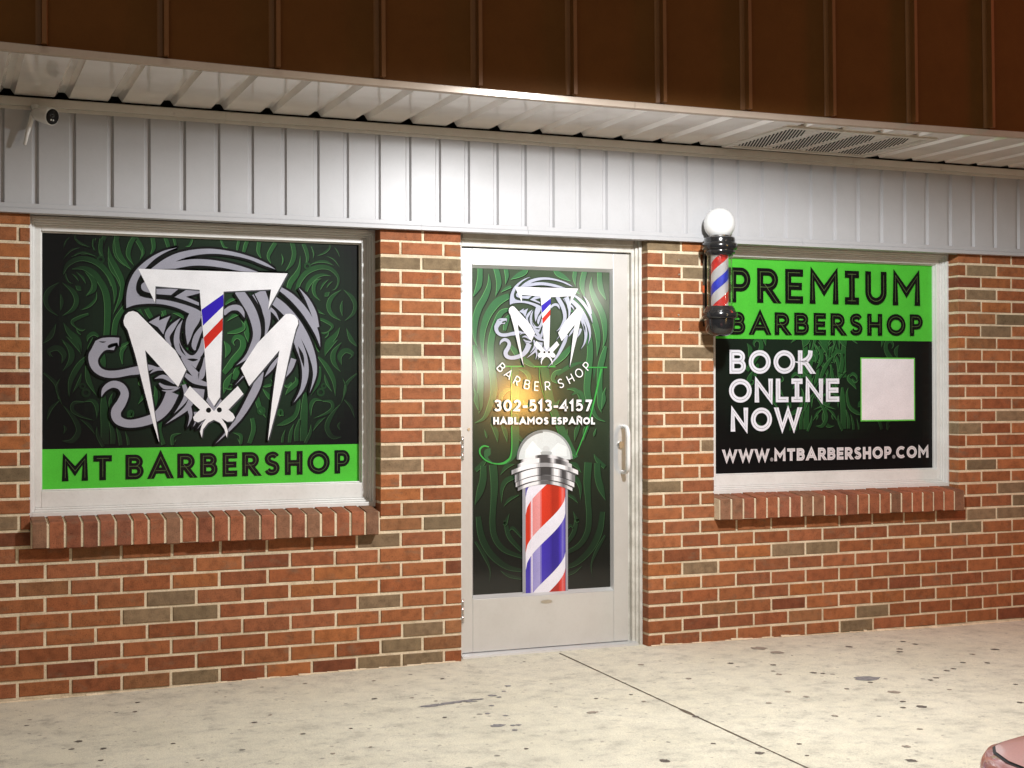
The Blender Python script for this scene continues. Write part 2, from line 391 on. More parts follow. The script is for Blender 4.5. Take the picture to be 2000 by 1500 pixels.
# brick sills (rowlock courses)
def sill(x0, x1, n):
    mb = MB(); w = (x1-x0)/n
    for k in range(n):
        a = x0+k*w+.0058; b = x0+(k+1)*w-.0058
        yf = -.0525+random.uniform(-.002, .002); zt_ = .690+random.uniform(-.002, .002); zb = .585+random.uniform(-.003, .003); ch = .004
        kk = random.uniform(.88, 1.02); col = rgb(*[q*kk for q in random.choice([(156,94,66),(160,98,68),(150,90,64),(142,104,80),(158,96,66),(148,92,68),(138,98,74)])])
        prof = [(yf+ch, zb), (yf, zb+ch), (yf, zt_-ch), (yf+ch, zt_), (.075, zt_+.016), (.075, zb)]
        vs = [(a, y, z) for y, z in prof]+[(b, y, z) for y, z in prof]; m = len(prof)
        mb.idx(vs, [tuple(range(m-1, -1, -1)), tuple(range(m, 2*m))]+[(i_, (i_+1) % m, m+(i_+1) % m, m+i_) for i_ in range(m)], col)
    o = mb.build('window_sill', m_brick, shop)
    mb = MB(); prof = [(-.0485, .588), (-.0485, .682), (-.044, .686), (.075, .700), (.075, .588)]
    a, b = x0+.001, x1-.001
    vs = [(a, y, z) for y, z in prof]+[(b, y, z) for y, z in prof]; m = 5
    mb.idx(vs, [tuple(range(m-1, -1, -1)), tuple(range(m, 2*m))]+[(i_, (i_+1) % m, m+(i_+1) % m, m+i_) for i_ in range(m)])
    mb.build('mortar', m_mortar, o)
sill(-1.885, -.421, 22); sill(1.308, 2.80, 22)

# mortar smear along the foot of the wall
rr = random.Random(11)
for (a, b) in ((-4.0, -.03), (.955, 5.0)):
    x = a; mb = MB()
    while x < b:
        w = rr.uniform(.02, .07); h = rr.choice([.003, .004, .006, .008, .012 if a > 0 else .007]); d = rr.uniform(.004, .012)
        x2 = min(x+w, b); g = gz(x)
        mb.face([(x, -d, g+.0005), (x2, -d*.8, g+.0005), (x2, -.0025, g+h*.8), (x, -.0025, g+h)]); x = x2
    mb.build('mortar_smear', m_mortar, wall)
# screw anchors left in the pier
for px_, py_ in ((1325, 508), (1326, 536), (1325, 615), (1327, 642)):
    x, z = on_wall(px_, py_); mb = MB()
    vs = [(x+.0045*math.cos(k*.5236), -.0035, z+.0045*math.sin(k*.5236)) for k in range(12)]
    mb.idx(vs+[(p[0], .004, p[2]) for p in vs], [tuple(range(12))]+[(k, 12+k, 12+(k+1) % 12, (k+1) % 12) for k in range(12)])
    mb.build('wall_anchor', m_steel, wall)

# white siding band with grooves
rib = [-1.997,-1.866,-1.721,-1.571,-1.422,-1.276,-1.132,-.988,-.845,-.700,-.567,-.421,-.278,-.137,.003,.144,.284,.425,.561,.701,.842,.989,1.135,1.280,1.425,1.564,1.705,1.851,1.996,2.14,2.286,2.431,2.576,2.726,2.878,3.025,3.182]
x = rib[0]
while x > WX0: x -= .1435; rib.insert(0, x)
x = rib[-1]
while x < WX1: x += .1435; rib.append(x)
def grooved(mb, line, lo, hi, depth, fn):
    """pans with V-sided grooves at the x positions in line; fn(x, d, t) -> point, t in 0/1"""
    pr = []
    for x in line:
        pr += [(x-lo, 0), (x-lo*.45, depth), (x+hi*.45, depth), (x+hi, 0)]
    for (xa, da), (xb, db) in zip(pr[:-1], pr[1:]):
        mb.face([fn(xa, da, 0), fn(xb, db, 0), fn(xb, db, 1), fn(xa, da, 1)])
mb = MB(); YS = -.03
grooved(mb, rib, .014, .014, .012, lambda x, d, t: (x, YS+d, 1.968 if t == 0 else 2.40))
mb.build('siding', m_siding, shop)
mb = MB()
def prism(mb, prof, x0, x1, bow=None, n=1, col=(1,1,1,1)):
    m = len(prof); vs = []; fs = []
    for k in range(n+1):
        x = x0+(x1-x0)*k/n; dy = bow(x) if bow else 0
        vs += [(x, y+dy, z) for y, z in prof]
    for k in range(n):
        for i_ in range(m):
            fs.append((k*m+i_, k*m+(i_+1) % m, (k+1)*m+(i_+1) % m, (k+1)*m+i_))
    fs.append(tuple(range(m-1, -1, -1))); fs.append(tuple(n*m+i_ for i_ in range(m)))
    mb.idx(vs, fs, col)
# bottom J-trim: flat flange above, lip below, in a few butted lengths
cuts = [WX0, -2.6, -.22, .30, 1.80, 4.2, WX1]
for a, b in zip(cuts[:-1], cuts[1:]):
    d = random.uniform(-.001, .001)
    prism(mb, [(-.0345+d, 1.966), (-.0345+d, 1.983), (-.0305, 1.984), (-.018, 1.983), (-.018, 1.966)], a+.0006, b-.0006)
    prism(mb, [(-.041+d, 1.945), (-.041+d, 1.960), (-.036+d, 1.9655), (.02, 1.9655), (.02, 1.945)], a+.0006, b-.0006)
mb.build('siding_bottom_trim', m_siding, shop)
mb = MB()
for a, b in zip([WX0, -1.1, .36, 2.1, 4.4], [-1.1, .36, 2.1, 4.4, WX1]):
    prism(mb, [(-.052, 2.376), (-.052, 2.408), (-.047, 2.411), (-.01, 2.411), (-.01, 2.376)], a+.0005, b-.0005)
    prism(mb, [(-.034, 2.362), (-.034, 2.3755), (-.01, 2.3755), (-.01, 2.362)], a+.0005, b-.0005)
mb.build('siding_top_trim', m_trim, shop)

for px_, py_ in ((1128, 288), (1838, 331), (780, 255), (340, 222)):
    x, z = on_wall(px_, py_, -.052); mb = MB()
    vs = [(x+.005*math.cos(k*.5236), -.0545, z+.005*math.sin(k*.5236)) for k in range(12)]
    mb.idx(vs+[(p[0], -.051, p[2]) for p in vs], [tuple(range(12))]+[(k, 12+k, 12+(k+1) % 12, (k+1) % 12) for k in range(12)])
    mb.build('trim_screw', m_steel, shop)

# soffit
def yf(x):
    x = max(-2.3, min(3.4, x)); return -.748 - .015*(x-.5)**2
sg = [-1.976+.2102*k for k in range(-13, 42)]
ZS = 2.4160
mb = MB()
VX = (1.305, 2.165)
def soff(x, d, t): return (x, -.058 if t == 0 else yf(x)+.012, ZS+d*1.35)
grooved(mb, sg, .028, .028, .016, soff)
mb.build('soffit', m_soffit, shop)
mb = MB(); mb.box(WX0, WX1, -.60, .2, 2.47, 2.49); mb.build('soffit_void', m_dark, shop)
mb = MB()
for a, b in zip([WX0, -2.2, .485, 3.1], [-2.2, .485, 3.1, WX1]):
    prism(mb, [(.030, 2.4125), (.0, 2.408), (-.008, 2.412), (-.010, 2.436), (.0, 2.440), (.03, 2.4165)], a+.0006, b-.0006, yf, 24)
mb.build('eave_trim', m_eave, shop)
# standing-seam fascia
mb = MB()
n = 60
for k in range(n):
    xa = WX0+(WX1-WX0)*k/n; xb = WX0+(WX1-WX0)*(k+1)/n
    mb.face([(xa, yf(xa)+.004, 2.438), (xb, yf(xb)+.004, 2.438), (xb, yf(xb)+.03, 4.2), (xa, yf(xa)+.03, 4.2)])
fascia = mb.build('fascia', m_fascia, shop)
seams = [-1.888, -1.464, -1.047, -.63, -.222, .199, .617, 1.034, 1.463, 1.898, 2.321]
seams = [-1.888-.42*k for k in range(6, 0, -1)] + seams + [2.321+.42*k for k in range(1, 11)]
mb = MB()
for x in seams:
    y = yf(x)
    prof = [(-.030, .003), (-.026, .000), (-.010, -.004), (-.008, -.034), (.008, -.034), (.010, -.004), (.014, .003)]
    vs = [(x+px_, y+py_, 2.444) for px_, py_ in prof]+[(x+px_, y+py_+.026, 4.19) for px_, py_ in prof]; m = len(prof)
    mb.idx(vs, [(i_, i_+1, m+i_+1, m+i_) for i_ in range(m-1)]+[tuple(range(m))])
mb.build('standing_seam', painted('highlit_seam_metal', (.17, .075, .022), .45, .12, spec=.3), fascia)  # lighter base than the fascia: the seams' highlight is put into the colour
mb = MB(); mb.box(WX0, WX1, -.70, .3, 4.2, 4.24); mb.build('roof_deck', m_dark, shop)

# soffit vent: louvred panel in a white frame
vx0, vx1, vy0, vy1 = 1.318, 2.160, -.632, -.062
mb = MB()
def framebox(mb, x0, x1, y0, y1, w, z0, z1):
    mb.box(x0, x1, y0, y0+w, z0, z1); mb.box(x0, x1, y1-w, y1, z0, z1)
    mb.box(x0, x0+w, y0+w, y1-w, z0, z1); mb.box(x1-w, x1, y0+w, y1-w, z0, z1)
framebox(mb, vx0, vx1, vy0, vy1, .035, 2.4095, 2.4225)
vent = mb.build('soffit_vent', m_trim, shop, .0015)
mb = MB()
bw = (vx1-vx0-.07)/4; slits = MB()
for k in range(4):
    a = vx0+.035+k*bw; b = a+bw
    mb.box(a+.010, b-.022, vy0+.036, vy1-.036, 2.4150, 2.4180)
    mb.box(b-.020, b+.006 if k < 3 else b-.001, vy0+.036, vy1-.036, 2.4165, 2.4200)
    # diagonal louvre slots
    X0, X1, Y0, Y1 = a+.018, b-.030, vy0+.055, vy1-.050
    q = Y0-.02
    while q < Y1+.15:
        p0 = (X1, q-.0); p1 = (X1-.089*1.6, q+.0); 
        # slot direction (-.43,-.90)
        pts = []
        dx, dy = -.43, -.90
        tmin, tmax = -9, 9
        cxm, cym = (X0+X1)/2, q
        for lo, hi, c0, d0 in ((X0, X1, cxm, dx), (Y0, Y1, cym, dy)):
            t0, t1 = (lo-c0)/d0, (hi-c0)/d0
            if t0 > t1: t0, t1 = t1, t0
            tmin, tmax = max(tmin, t0), min(tmax, t1)
        if tmax-tmin > .03:
            nx, ny = .90*.0042, -.43*.0042
            A = (cxm+dx*tmin, cym+dy*tmin); B = (cxm+dx*tmax, cym+dy*tmax)
            slits.face([(A[0]-nx, A[1]-ny, 2.4146), (A[0]+nx, A[1]+ny, 2.4146), (B[0]+nx, B[1]+ny, 2.4146), (B[0]-nx, B[1]-ny, 2.4146)])
        q += .0335
mb.build('louvre_panel', m_trim, vent); slits.build('louvre_slots', m_dark, vent)
mb = MB(); mb.box(vx0+.03, vx1-.03, vy0+.03, vy1-.03, 2.4205, 2.4215); mb.build('vent_backing', m_dark, vent)

# ------------------------------------------------------------------ flat artwork tools (polygons in a wall-parallel plane)
class ART:
    """layers of flat printed shapes on the plane y = Y; later layers lie a hair in front of earlier ones"""
    def __init__(s, Y, clip=None): s.mb = MB(); s.Y = Y; s.k = 0; s.clip = clip
    def poly(s, pts, col, cl=True):
        if s.clip and cl: pts = clip_poly(pts, *s.clip)
        if len(pts) < 3: return
        s.k += 1; y = s.Y - .000005*s.k
        a = sum(p[0]*q[1]-q[0]*p[1] for p, q in zip(pts, pts[1:]+pts[:1]))
        if abs(a) < 1e-9: return
        if a < 0: pts = pts[::-1]
        s.mb.face([(p[0], y, p[1]) for p in pts], col)
    def tess(s, pts, col):
        """concave outline -> triangles"""
        from mathutils.geometry import tessellate_polygon
        s.k += 1; y = s.Y - .000005*s.k
        for t in tessellate_polygon([[Vector((p[0], p[1], 0)) for p in pts]]):
            q = [pts[i_] for i_ in t]
            a = sum(u[0]*w[1]-w[0]*u[1] for u, w in zip(q, q[1:]+q[:1]))
            if abs(a) < 1e-12: continue
            if a < 0: q = q[::-1]
            s.mb.face([(p[0], y, p[1]) for p in q], col)
    def strip(s, L, Rr, cols):
        s.k += 1; y = s.Y - .000005*s.k
        for i_ in range(len(L)-1):
            q = [L[i_], Rr[i_], Rr[i_+1], L[i_+1]]
            if s.clip: q = clip_poly(q, *s.clip)
            if len(q) < 3: continue
            a = sum(u[0]*w[1]-w[0]*u[1] for u, w in zip(q, q[1:]+q[:1]))
            if abs(a) < 1e-10: continue
            if a < 0: q = q[::-1]
            c = cols[i_] if isinstance(cols, list) else cols
            s.mb.face([(p[0], y, p[1]) for p in q], c)
    def lift(s, d): s.Y -= d
def clip_poly(pts, x0, x1, z0, z1):
    for ax, lim_, sg_ in ((0, x0, 1), (0, x1, -1), (1, z0, 1), (1, z1, -1)):
        out = []
        for p, q in zip(pts, pts[1:]+pts[:1]):
            dp, dq = (p[ax]-lim_)*sg_, (q[ax]-lim_)*sg_
            if dp >= 0: out.append(p)
            if (dp >= 0) != (dq >= 0):
                t = dp/(dp-dq); out.append((p[0]+(q[0]-p[0])*t, p[1]+(q[1]-p[1])*t))
        pts = out
        if len(pts) < 3: return []
    return pts
def smooth(pts, n=6):
    """Catmull-Rom through points of any dimension"""
    out = []
    for i_ in range(len(pts)-1):
        p0 = pts[max(i_-1, 0)]; p1 = pts[i_]; p2 = pts[i_+1]; p3 = pts[min(i_+2, len(pts)-1)]
        for k in range(n):
            t = k/n
            out.append(tuple(.5*((2*b)+(-a+c)*t+(2*a-5*b+4*c-d)*t*t+(-a+3*b-3*c+d)*t**3) for a, b, c, d in zip(p0, p1, p2, p3)))
    out.append(tuple(pts[-1])); return out
def closed_smooth(pts, n=5):
    """closed outline; a point with a third entry is a sharp corner"""
    cs = [i_ for i_, p in enumerate(pts) if len(p) > 2]
    if not cs: pts = [tuple(p) for p in pts]; return smooth(pts+pts[:1], n)[:-1]
    pts = pts[cs[0]:]+pts[:cs[0]]; out = []; run = [pts[0][:2]]
    for p in pts[1:]+pts[:1]:
        run.append(tuple(p[:2]))
        if len(p) > 2: out += smooth(run, n)[:-1]; run = [tuple(p[:2])]
    return out
def sides(cl, grow=0.0):
    L, Rr = [], []
    for i_ in range(len(cl)):
        a = cl[max(i_-1, 0)]; b = cl[min(i_+1, len(cl)-1)]
        dx, dz = b[0]-a[0], b[1]-a[1]; l = math.hypot(dx, dz) or 1e-9
        w = max(cl[i_][2], 0)/2+grow
        L.append((cl[i_][0]-dz/l*w, cl[i_][1]+dx/l*w)); Rr.append((cl[i_][0]+dz/l*w, cl[i_][1]-dx/l*w))
    return L, Rr
def lerp(a, b, t): return tuple(p+(q-p)*t for p, q in zip(a, b))

# ---- stroke lettering: unit cap height, thickness t
def arc(cx, cy, rx, ry, a0, a1, n=14):
    return [(cx+rx*math.cos(R(a0+(a1-a0)*k/n)), cy+ry*math.sin(R(a0+(a1-a0)*k/n))) for k in range(n+1)]
def glyph(ch):
    """width, list of (centre line, closed, flat_ends)"""
    G = {
     'A': (.86, [([(0,0),(.5,1),(1,0)],0,1), ([(.20,.27),(.80,.27)],0,0)]),
     'B': (.66, [([(0,0),(0,1)],0,0), ([(0,1),(.5,1)]+arc(.55,.77,.38,.23,90,-90)+[(0,.54)],0,0), ([(.05,.54),(.5,.54)]+arc(.58,.27,.42,.27,90,-90)+[(0,0)],0,0)]),
     'C': (.80, [(arc(.60,.5,.60,.5,48,312,26),0,0)]),
     'E': (.56, [([(1,1),(0,1),(0,0),(1,0)],0,0), ([(0,.5),(.9,.5)],0,0)]),
     'H': (.70, [([(0,0),(0,1)],0,0), ([(1,0),(1,1)],0,0), ([(0,.5),(1,.5)],0,0)]),
     'I': (.46, [([(.5,0),(.5,1)],0,0), ([(0,1),(1,1)],0,0), ([(0,0),(1,0)],0,0)]),
     'K': (.66, [([(0,0),(0,1)],0,0), (arc(.0,1.0,.9,.48,-80,0,10)[:],0,0), ([(.1,.53),(.5,.45),(1,0)],0,1)]),
     'L': (.52, [([(0,1),(0,0),(1,0)],0,0)]),
     'M': (.92, [([(0,0),(0,1),(.5,.36),(1,1),(1,0)],0,0)]),
     'N': (.74, [([(0,0),(0,1),(1,0),(1,1)],0,0)]),
     'O': (.90, [(arc(.5,.5,.5,.5,0,360,36)[:-1],1,0)]),
     'P': (.62, [([(0,0),(0,1)],0,0), ([(0,1),(.5,1)]+arc(.55,.70,.45,.30,90,-90)+[(0,.40)],0,0)]),
     'R': (.66, [([(0,0),(0,1)],0,0), ([(0,1),(.5,1)]+arc(.52,.72,.45,.28,90,-90)+[(0,.44)],0,0), ([(.42,.44),(.96,0)],0,1)]),
     'S': (.62, [(smooth([(.95,.86),(.78,.97),(.5,1.0),(.16,.92),(.06,.75),(.2,.59),(.5,.51),(.83,.42),(.96,.24),(.82,.06),(.5,0),(.2,.03),(.02,.16)],4),0,0)]),
     'T': (.66, [([(0,1),(1,1)],0,0), ([(.5,0),(.5,1)],0,0)]),
     'U': (.70, [([(0,1),(0,.36)]+arc(.5,.36,.5,.36,180,360,18)+[(1,1)],0,0)]),
     'V': (.80, [([(0,1),(.5,0),(1,1)],0,1)]),
     'W': (1.16, [([(0,1),(.24,0),(.5,.95),(.76,0),(1,1)],0,1)]),
     '0': (.66, [(arc(.5,.5,.5,.5,0,360,30)[:-1],1,0)]),
     '1': (.36, [([(0,.80),(.75,1),(.75,0)],0,0)]),
     '2': (.60, [(smooth([(.03,.78),(.2,.95),(.5,1),(.85,.9),(.93,.7),(.75,.45),(.03,0)],4)+[(1,0)],0,0)]),
     '3': (.60, [(smooth([(.05,.86),(.25,.98),(.5,1),(.86,.9),(.9,.72),(.75,.58),(.4,.53)],4),0,0), (smooth([(.4,.53),(.8,.48),(.98,.28),(.85,.07),(.5,0),(.2,.03),(.02,.15)],4),0,0)]),
     '4': (.66, [([(.78,0),(.78,1),(0,.27),(1,.27)],0,0)]),
     '5': (.60, [([(.92,1),(.18,1),(.12,.56)]+smooth([(.12,.56),(.45,.64),(.85,.53),(.98,.32),(.85,.08),(.5,0),(.2,.03),(.02,.14)],4)[1:],0,0)]),
     '7': (.60, [([(0,1),(1,1),(.35,0)],0,1)]),
     '-': (.36, [([(0,.38),(1,.38)],0,0)]),
     '.': (.16, [([(.5,0),(.5,.01)],0,0)]),
    }
    if ch == 'Ñ':
        w, s_ = G['N']; return w, s_+[(smooth([(.1,1.22),(.3,1.32),(.5,1.26),(.7,1.2),(.9,1.30)],4),0,0)]
    return G[ch]
def stroke_sides(pts, t, closed, flat):
    pts = [p for k, p in enumerate(pts) if k == 0 or math.hypot(p[0]-pts[k-1][0], p[1]-pts[k-1][1]) > 1e-7]
    n = len(pts); L = []; Rr = []
    for i_ in range(n):
        a = pts[i_-1] if (closed or i_ > 0) else None
        c = pts[(i_+1) % n] if (closed or i_ < n-1) else None
        b = pts[i_]
        ds = []
        for u, w in ((a, b), (b, c)):
            if u is None or w is None: continue
            l = math.hypot(w[0]-u[0], w[1]-u[1]) or 1e-9; ds.append(((w[0]-u[0])/l, (w[1]-u[1])/l))
        if len(ds) == 2:
            n0 = (-ds[0][1], ds[0][0]); n1 = (-ds[1][1], ds[1][0])
            mx, mz = n0[0]+n1[0], n0[1]+n1[1]; k = mx*n0[0]+mz*n0[1]
            k = max(k, .33); o_ = (mx/k*t/2, mz/k*t/2)
        else:
            d = ds[0]; o_ = (-d[1]*t/2, d[0]*t/2)
            if flat and abs(d[1]) > .2: o_ = (math.copysign(t/2/abs(d[1]), o_[0]), 0)
        L.append((b[0]+o_[0], b[1]+o_[1])); Rr.append((b[0]-o_[0], b[1]-o_[1]))
    if closed: L.append(L[0]); Rr.append(Rr[0])
    return L, Rr
def text(art, s_, x0, x1, zb, h, t, col, inline=None, gap=.16, it=.10, zb1=None, space=.30):
    """letters between x0 and x1; baseline zb (to zb1 at x1), cap height h, stroke t (of h)"""
    adv = []; x = 0
    for ch in s_:
        if ch == ' ': x += space; continue
        w, st = glyph(ch); adv.append((ch, x, w)); x += w+gap
    tot = x-gap; k = (x1-x0)/tot
    zb1 = zb if zb1 is None else zb1
    for layer in ((t, col, 0), (t*it, inline, 1)):
        if layer[1] is None: continue
        for ch, ax, w in adv:
            ww = w*k; bx = x0+ax*k; bz_ = zb+(zb1-zb)*(bx-x0)/(x1-x0)
            T = t*h
            for pts, closed, flat in glyph(ch)[1]:
                if ch == '.':
                    art.poly(arc(bx+ww/2, bz_+T*.55, T*.62, T*.62, 0, 360, 16)[:-1], layer[1]); continue
                q = [(bx+T/2+px_*(ww-T), bz_+T/2+pz_*(h-T)) for px_, pz_ in pts]
                if flat:     # run the ends out to the baseline / cap line
                    q = list(q)
                    for e, f_ in ((0, 1), (-1, -2)):
                        dx, dz = q[e][0]-q[f_][0], q[e][1]-q[f_][1]
                        if abs(dz) > .5*abs(dx):
                            u = (T/2)/abs(dz); q[e] = (q[e][0]+dx*u, q[e][1]+dz*u)
                elif not closed and layer[2] == 0 and ch in 'BEHIKLMNÑPRTU147-' and len(q) < 12 or (ch in 'BPRU' and not closed and layer[2] == 0):
                    q = list(q)
                    for e, f_ in ((0, 1), (-1, -2)):
                        dx, dz = q[e][0]-q[f_][0], q[e][1]-q[f_][1]; l = math.hypot(dx, dz) or 1
                        q[e] = (q[e][0]+dx/l*T/2, q[e][1]+dz/l*T/2)
                L, Rr = stroke_sides(q, layer[0]*h, closed, flat)
                art.strip(L, Rr, layer[1])
        art.lift(.0001)

# ---- the vine pattern behind the shop's logo (points: photo pixels, width in px), right half; mirrored for the left
def U(ox, oy, sc, pts): return [(ox+p[0]/sc, oy+p[1]/sc, p[2]/sc) for p in pts]
c3 = [[(960,790,30),(1000,680,45),(1080,590,50),(1200,545,48),(1310,560,40),(1385,630,30),(1400,700,20),(1370,770,12),(1325,790,0)],
 [(1060,800,25),(1090,720,45),(1160,650,40),(1240,625,25),(1325,640,0)],[(1210,900,0),(1150,830,30),(1140,750,38),(1170,690,28),(1220,665,0)],
 [(1210,780,5),(1240,720,20),(1300,670,0)],[(1275,760,4),(1300,720,14),(1340,690,0)],[(1250,850,0),(1275,830,45),(1305,805,0)],
 [(1095,525,0),(1180,490,20),(1270,490,25),(1350,530,0)],[(1270,430,0),(1350,465,14),(1420,560,0)],[(1350,330,0),(1390,380,14),(1415,450,0)],
 [(1170,430,0),(1250,395,20),(1300,350,20),(1305,310,10)],[(1130,460,0),(1140,400,14),(1115,330,10)],[(1045,550,0),(1075,460,30),(1060,370,40),(1030,300,35)],
 [(840,590,0),(910,500,40),(935,400,45),(915,290,45)],[(700,520,0),(665,440,30),(690,370,40),(740,290,40)],[(800,530,0),(820,470,16),(800,400,0)],
 [(590,450,10),(560,380,35),(570,280,40)],[(405,400,25),(425,320,38),(450,260,30)],[(340,370,15),(345,320,25),(360,260,25)],[(245,345,0),(200,330,22),(170,260,20)],
 [(870,790,40),(900,700,55),(960,620,50),(990,540,25),(1000,420,0)],
 [(1430,780,0),(1330,860,40),(1295,950,45),(1330,1040,35),(1430,1110,0)],[(1450,780,0),(1540,860,40),(1575,950,40),(1545,1040,30),(1460,1110,0)],[(1440,890,0),(1428,970,30),(1440,1060,0)],
 [(1110,850,0),(1120,930,20),(1180,1000,25),(1260,1045,0)],[(1185,1080,20),(1260,1110,30),(1335,1160,30),(1300,1215,12),(1250,1240,20),(1215,1230,0)],
 [(1255,1480,0),(1285,1350,60),(1365,1260,45),(1415,1170,0)],[(1330,1520,10),(1345,1440,32),(1430,1350,0)],[(1410,1520,10),(1425,1440,40),(1490,1410,34),(1555,1450,20),(1530,1510,0)],
 [(1480,1180,0),(1530,1300,45),(1600,1380,0)],[(1250,1290,0),(1280,1260,16),(1300,1220,0)],[(1140,1290,0),(1180,1400,22),(1200,1440,0)]]
c5 = [[(840,120,0),(870,60,28),(930,10,0)],[(950,240,0),(900,170,30),(900,100,32),(955,30,0)],[(955,190,0),(940,130,32),(980,90,30),(1030,115,16),(1005,150,0)],
 [(790,130,10),(850,200,32),(900,300,28),(910,410,0)],[(890,380,0),(850,310,20),(835,250,0)],[(740,400,0),(790,300,32),(805,200,12)],[(690,720,50),(690,600,50),(695,480,45),(700,380,20)],
 [(740,550,0),(740,470,26),(770,430,22),(825,440,0)],[(820,440,8),(880,445,20),(890,490,22),(840,530,16),(755,562,0)],[(955,690,0),(890,690,28),(852,625,32),(880,545,26),(950,455,0)],
 [(945,645,0),(932,612,16),(945,585,0)],[(750,655,0),(790,590,20),(845,550,0)],[(640,720,28),(640,650,30),(662,565,8)],[(590,730,22),(600,660,22),(622,595,0)],[(540,730,16),(545,690,16),(562,635,0)],
 [(430,560,0),(380,480,32),(360,380,22),(372,330,0)],[(500,610,0),(560,590,30),(630,540,28),(655,440,22),(640,380,0)],[(400,340,0),(430,335,18),(470,320,14),(458,285,0)],[(545,320,0),(575,338,18),(605,310,12)],
 [(560,400,0),(590,360,26),(640,310,30),(630,270,0)],[(480,460,0),(440,400,24),(400,350,0)],[(505,540,0),(525,520,50),(550,545,0)],[(720,260,40),(700,180,34),(705,100,20)],
 [(1045,560,0),(1020,480,20),(960,420,0)],[(1060,250,10),(990,320,22),(970,420,10)],[(960,280,0),(985,350,14),(950,460,0)],[(700,735,20),(735,660,20),(740,600,0)],
 [(225,700,0),(260,740,26)],[(330,560,26),(340,640,30),(310,735,26)],[(190,660,0),(250,680,22),(250,740,18)]]
c1 = [[(1060,960,30),(1130,870,45),(1190,790,40),(1190,725,35),(1150,705,30),(1122,740,16),(1140,772,0)],[(1240,760,0),(1225,680,42),(1230,600,42),(1245,555,15)],[(1060,735,0),(1092,790,38),(1070,855,0)],
 [(1130,1005,36),(1150,950,40),(1165,905,20)],[(1060,1105,0),(1080,1030,40),(1120,955,0)],[(1085,680,10),(1150,668,28),(1200,640,22),(1180,590,0)],[(1065,1060,8),(1105,1070,14),(1120,1045,10),(1095,1035,0)],
 [(1080,600,0),(1130,560,20),(1180,550,0)],[(1070,480,10),(1110,450,20),(1160,440,0)]]
VINES = [U(400, 420, 5.3583, s_) for s_ in c3] + [U(400, 660, 3.5722, s_) for s_ in c5] + [U(140, 460, 3.5712, s_) for s_ in c1]
GD = rgb(30, 74, 38); GM = rgb(46, 104, 52); GH = rgb(92, 152, 88); BK = rgb(14, 20, 15)
def ring_poly(cx, cz_, r, w, n=16):
    return [(cx+r*math.cos(2*math.pi*k/n), cz_+r*math.sin(2*math.pi*k/n), w) for k in range(n+1)]
def vines(art, strokes, glow, hi=True):
    """strokes: plane (x, z, w); glow(x, z) -> 0..1 printed brightness of the artwork"""
    for cl in strokes:
        cs = smooth(cl, 6)
        L, Rr = sides(cs)
        Ls, Rs = sides([(p[0]+.004, p[1]-.004, p[2]) for p in cs])
        art.strip(Ls, Rs, rgb(6, 9, 7))
        cols = [lerp(rgb(16, 24, 17), GM, .04+.75*glow(p[0], p[1])) for p in cs]
        art.strip(L, Rr, cols)
        if hi:
            up_ = sum(l[1]-r_[1] for l, r_ in zip(L, Rr)) + .6*sum(l[0]-r_[0] for l, r_ in zip(L, Rr)) < 0
            E0 = L if up_ else Rr; E1 = Rr if up_ else L
            In = [lerp(a, b, min(.5, .0022/(math.hypot(b[0]-a[0], b[1]-a[1])+1e-6))) for a, b in zip(E0, E1)]
            hc = [lerp(rgb(24, 34, 25), GH, .12+.78*glow(p[0], p[1])) for p in cs]
            art.strip(E0, In, hc)
def gradient_back(art, x0, x1, z0, z1, glow, nx=40, nz=30, dark=rgb(8, 10, 9), lit=rgb(28, 52, 32), gain=.9):
    art.k += 1
    for i_ in range(nx):
        for j in range(nz):
            xa, xb = x0+(x1-x0)*i_/nx, x0+(x1-x0)*(i_+1)/nx; za, zb = z0+(z1-z0)*j/nz, z0+(z1-z0)*(j+1)/nz
            art.mb.face([(xa, art.Y, za), (xb, art.Y, za), (xb, art.Y, zb), (xa, art.Y, zb)], lerp(dark, lit, gain*glow((xa+xb)/2, (za+zb)/2)))

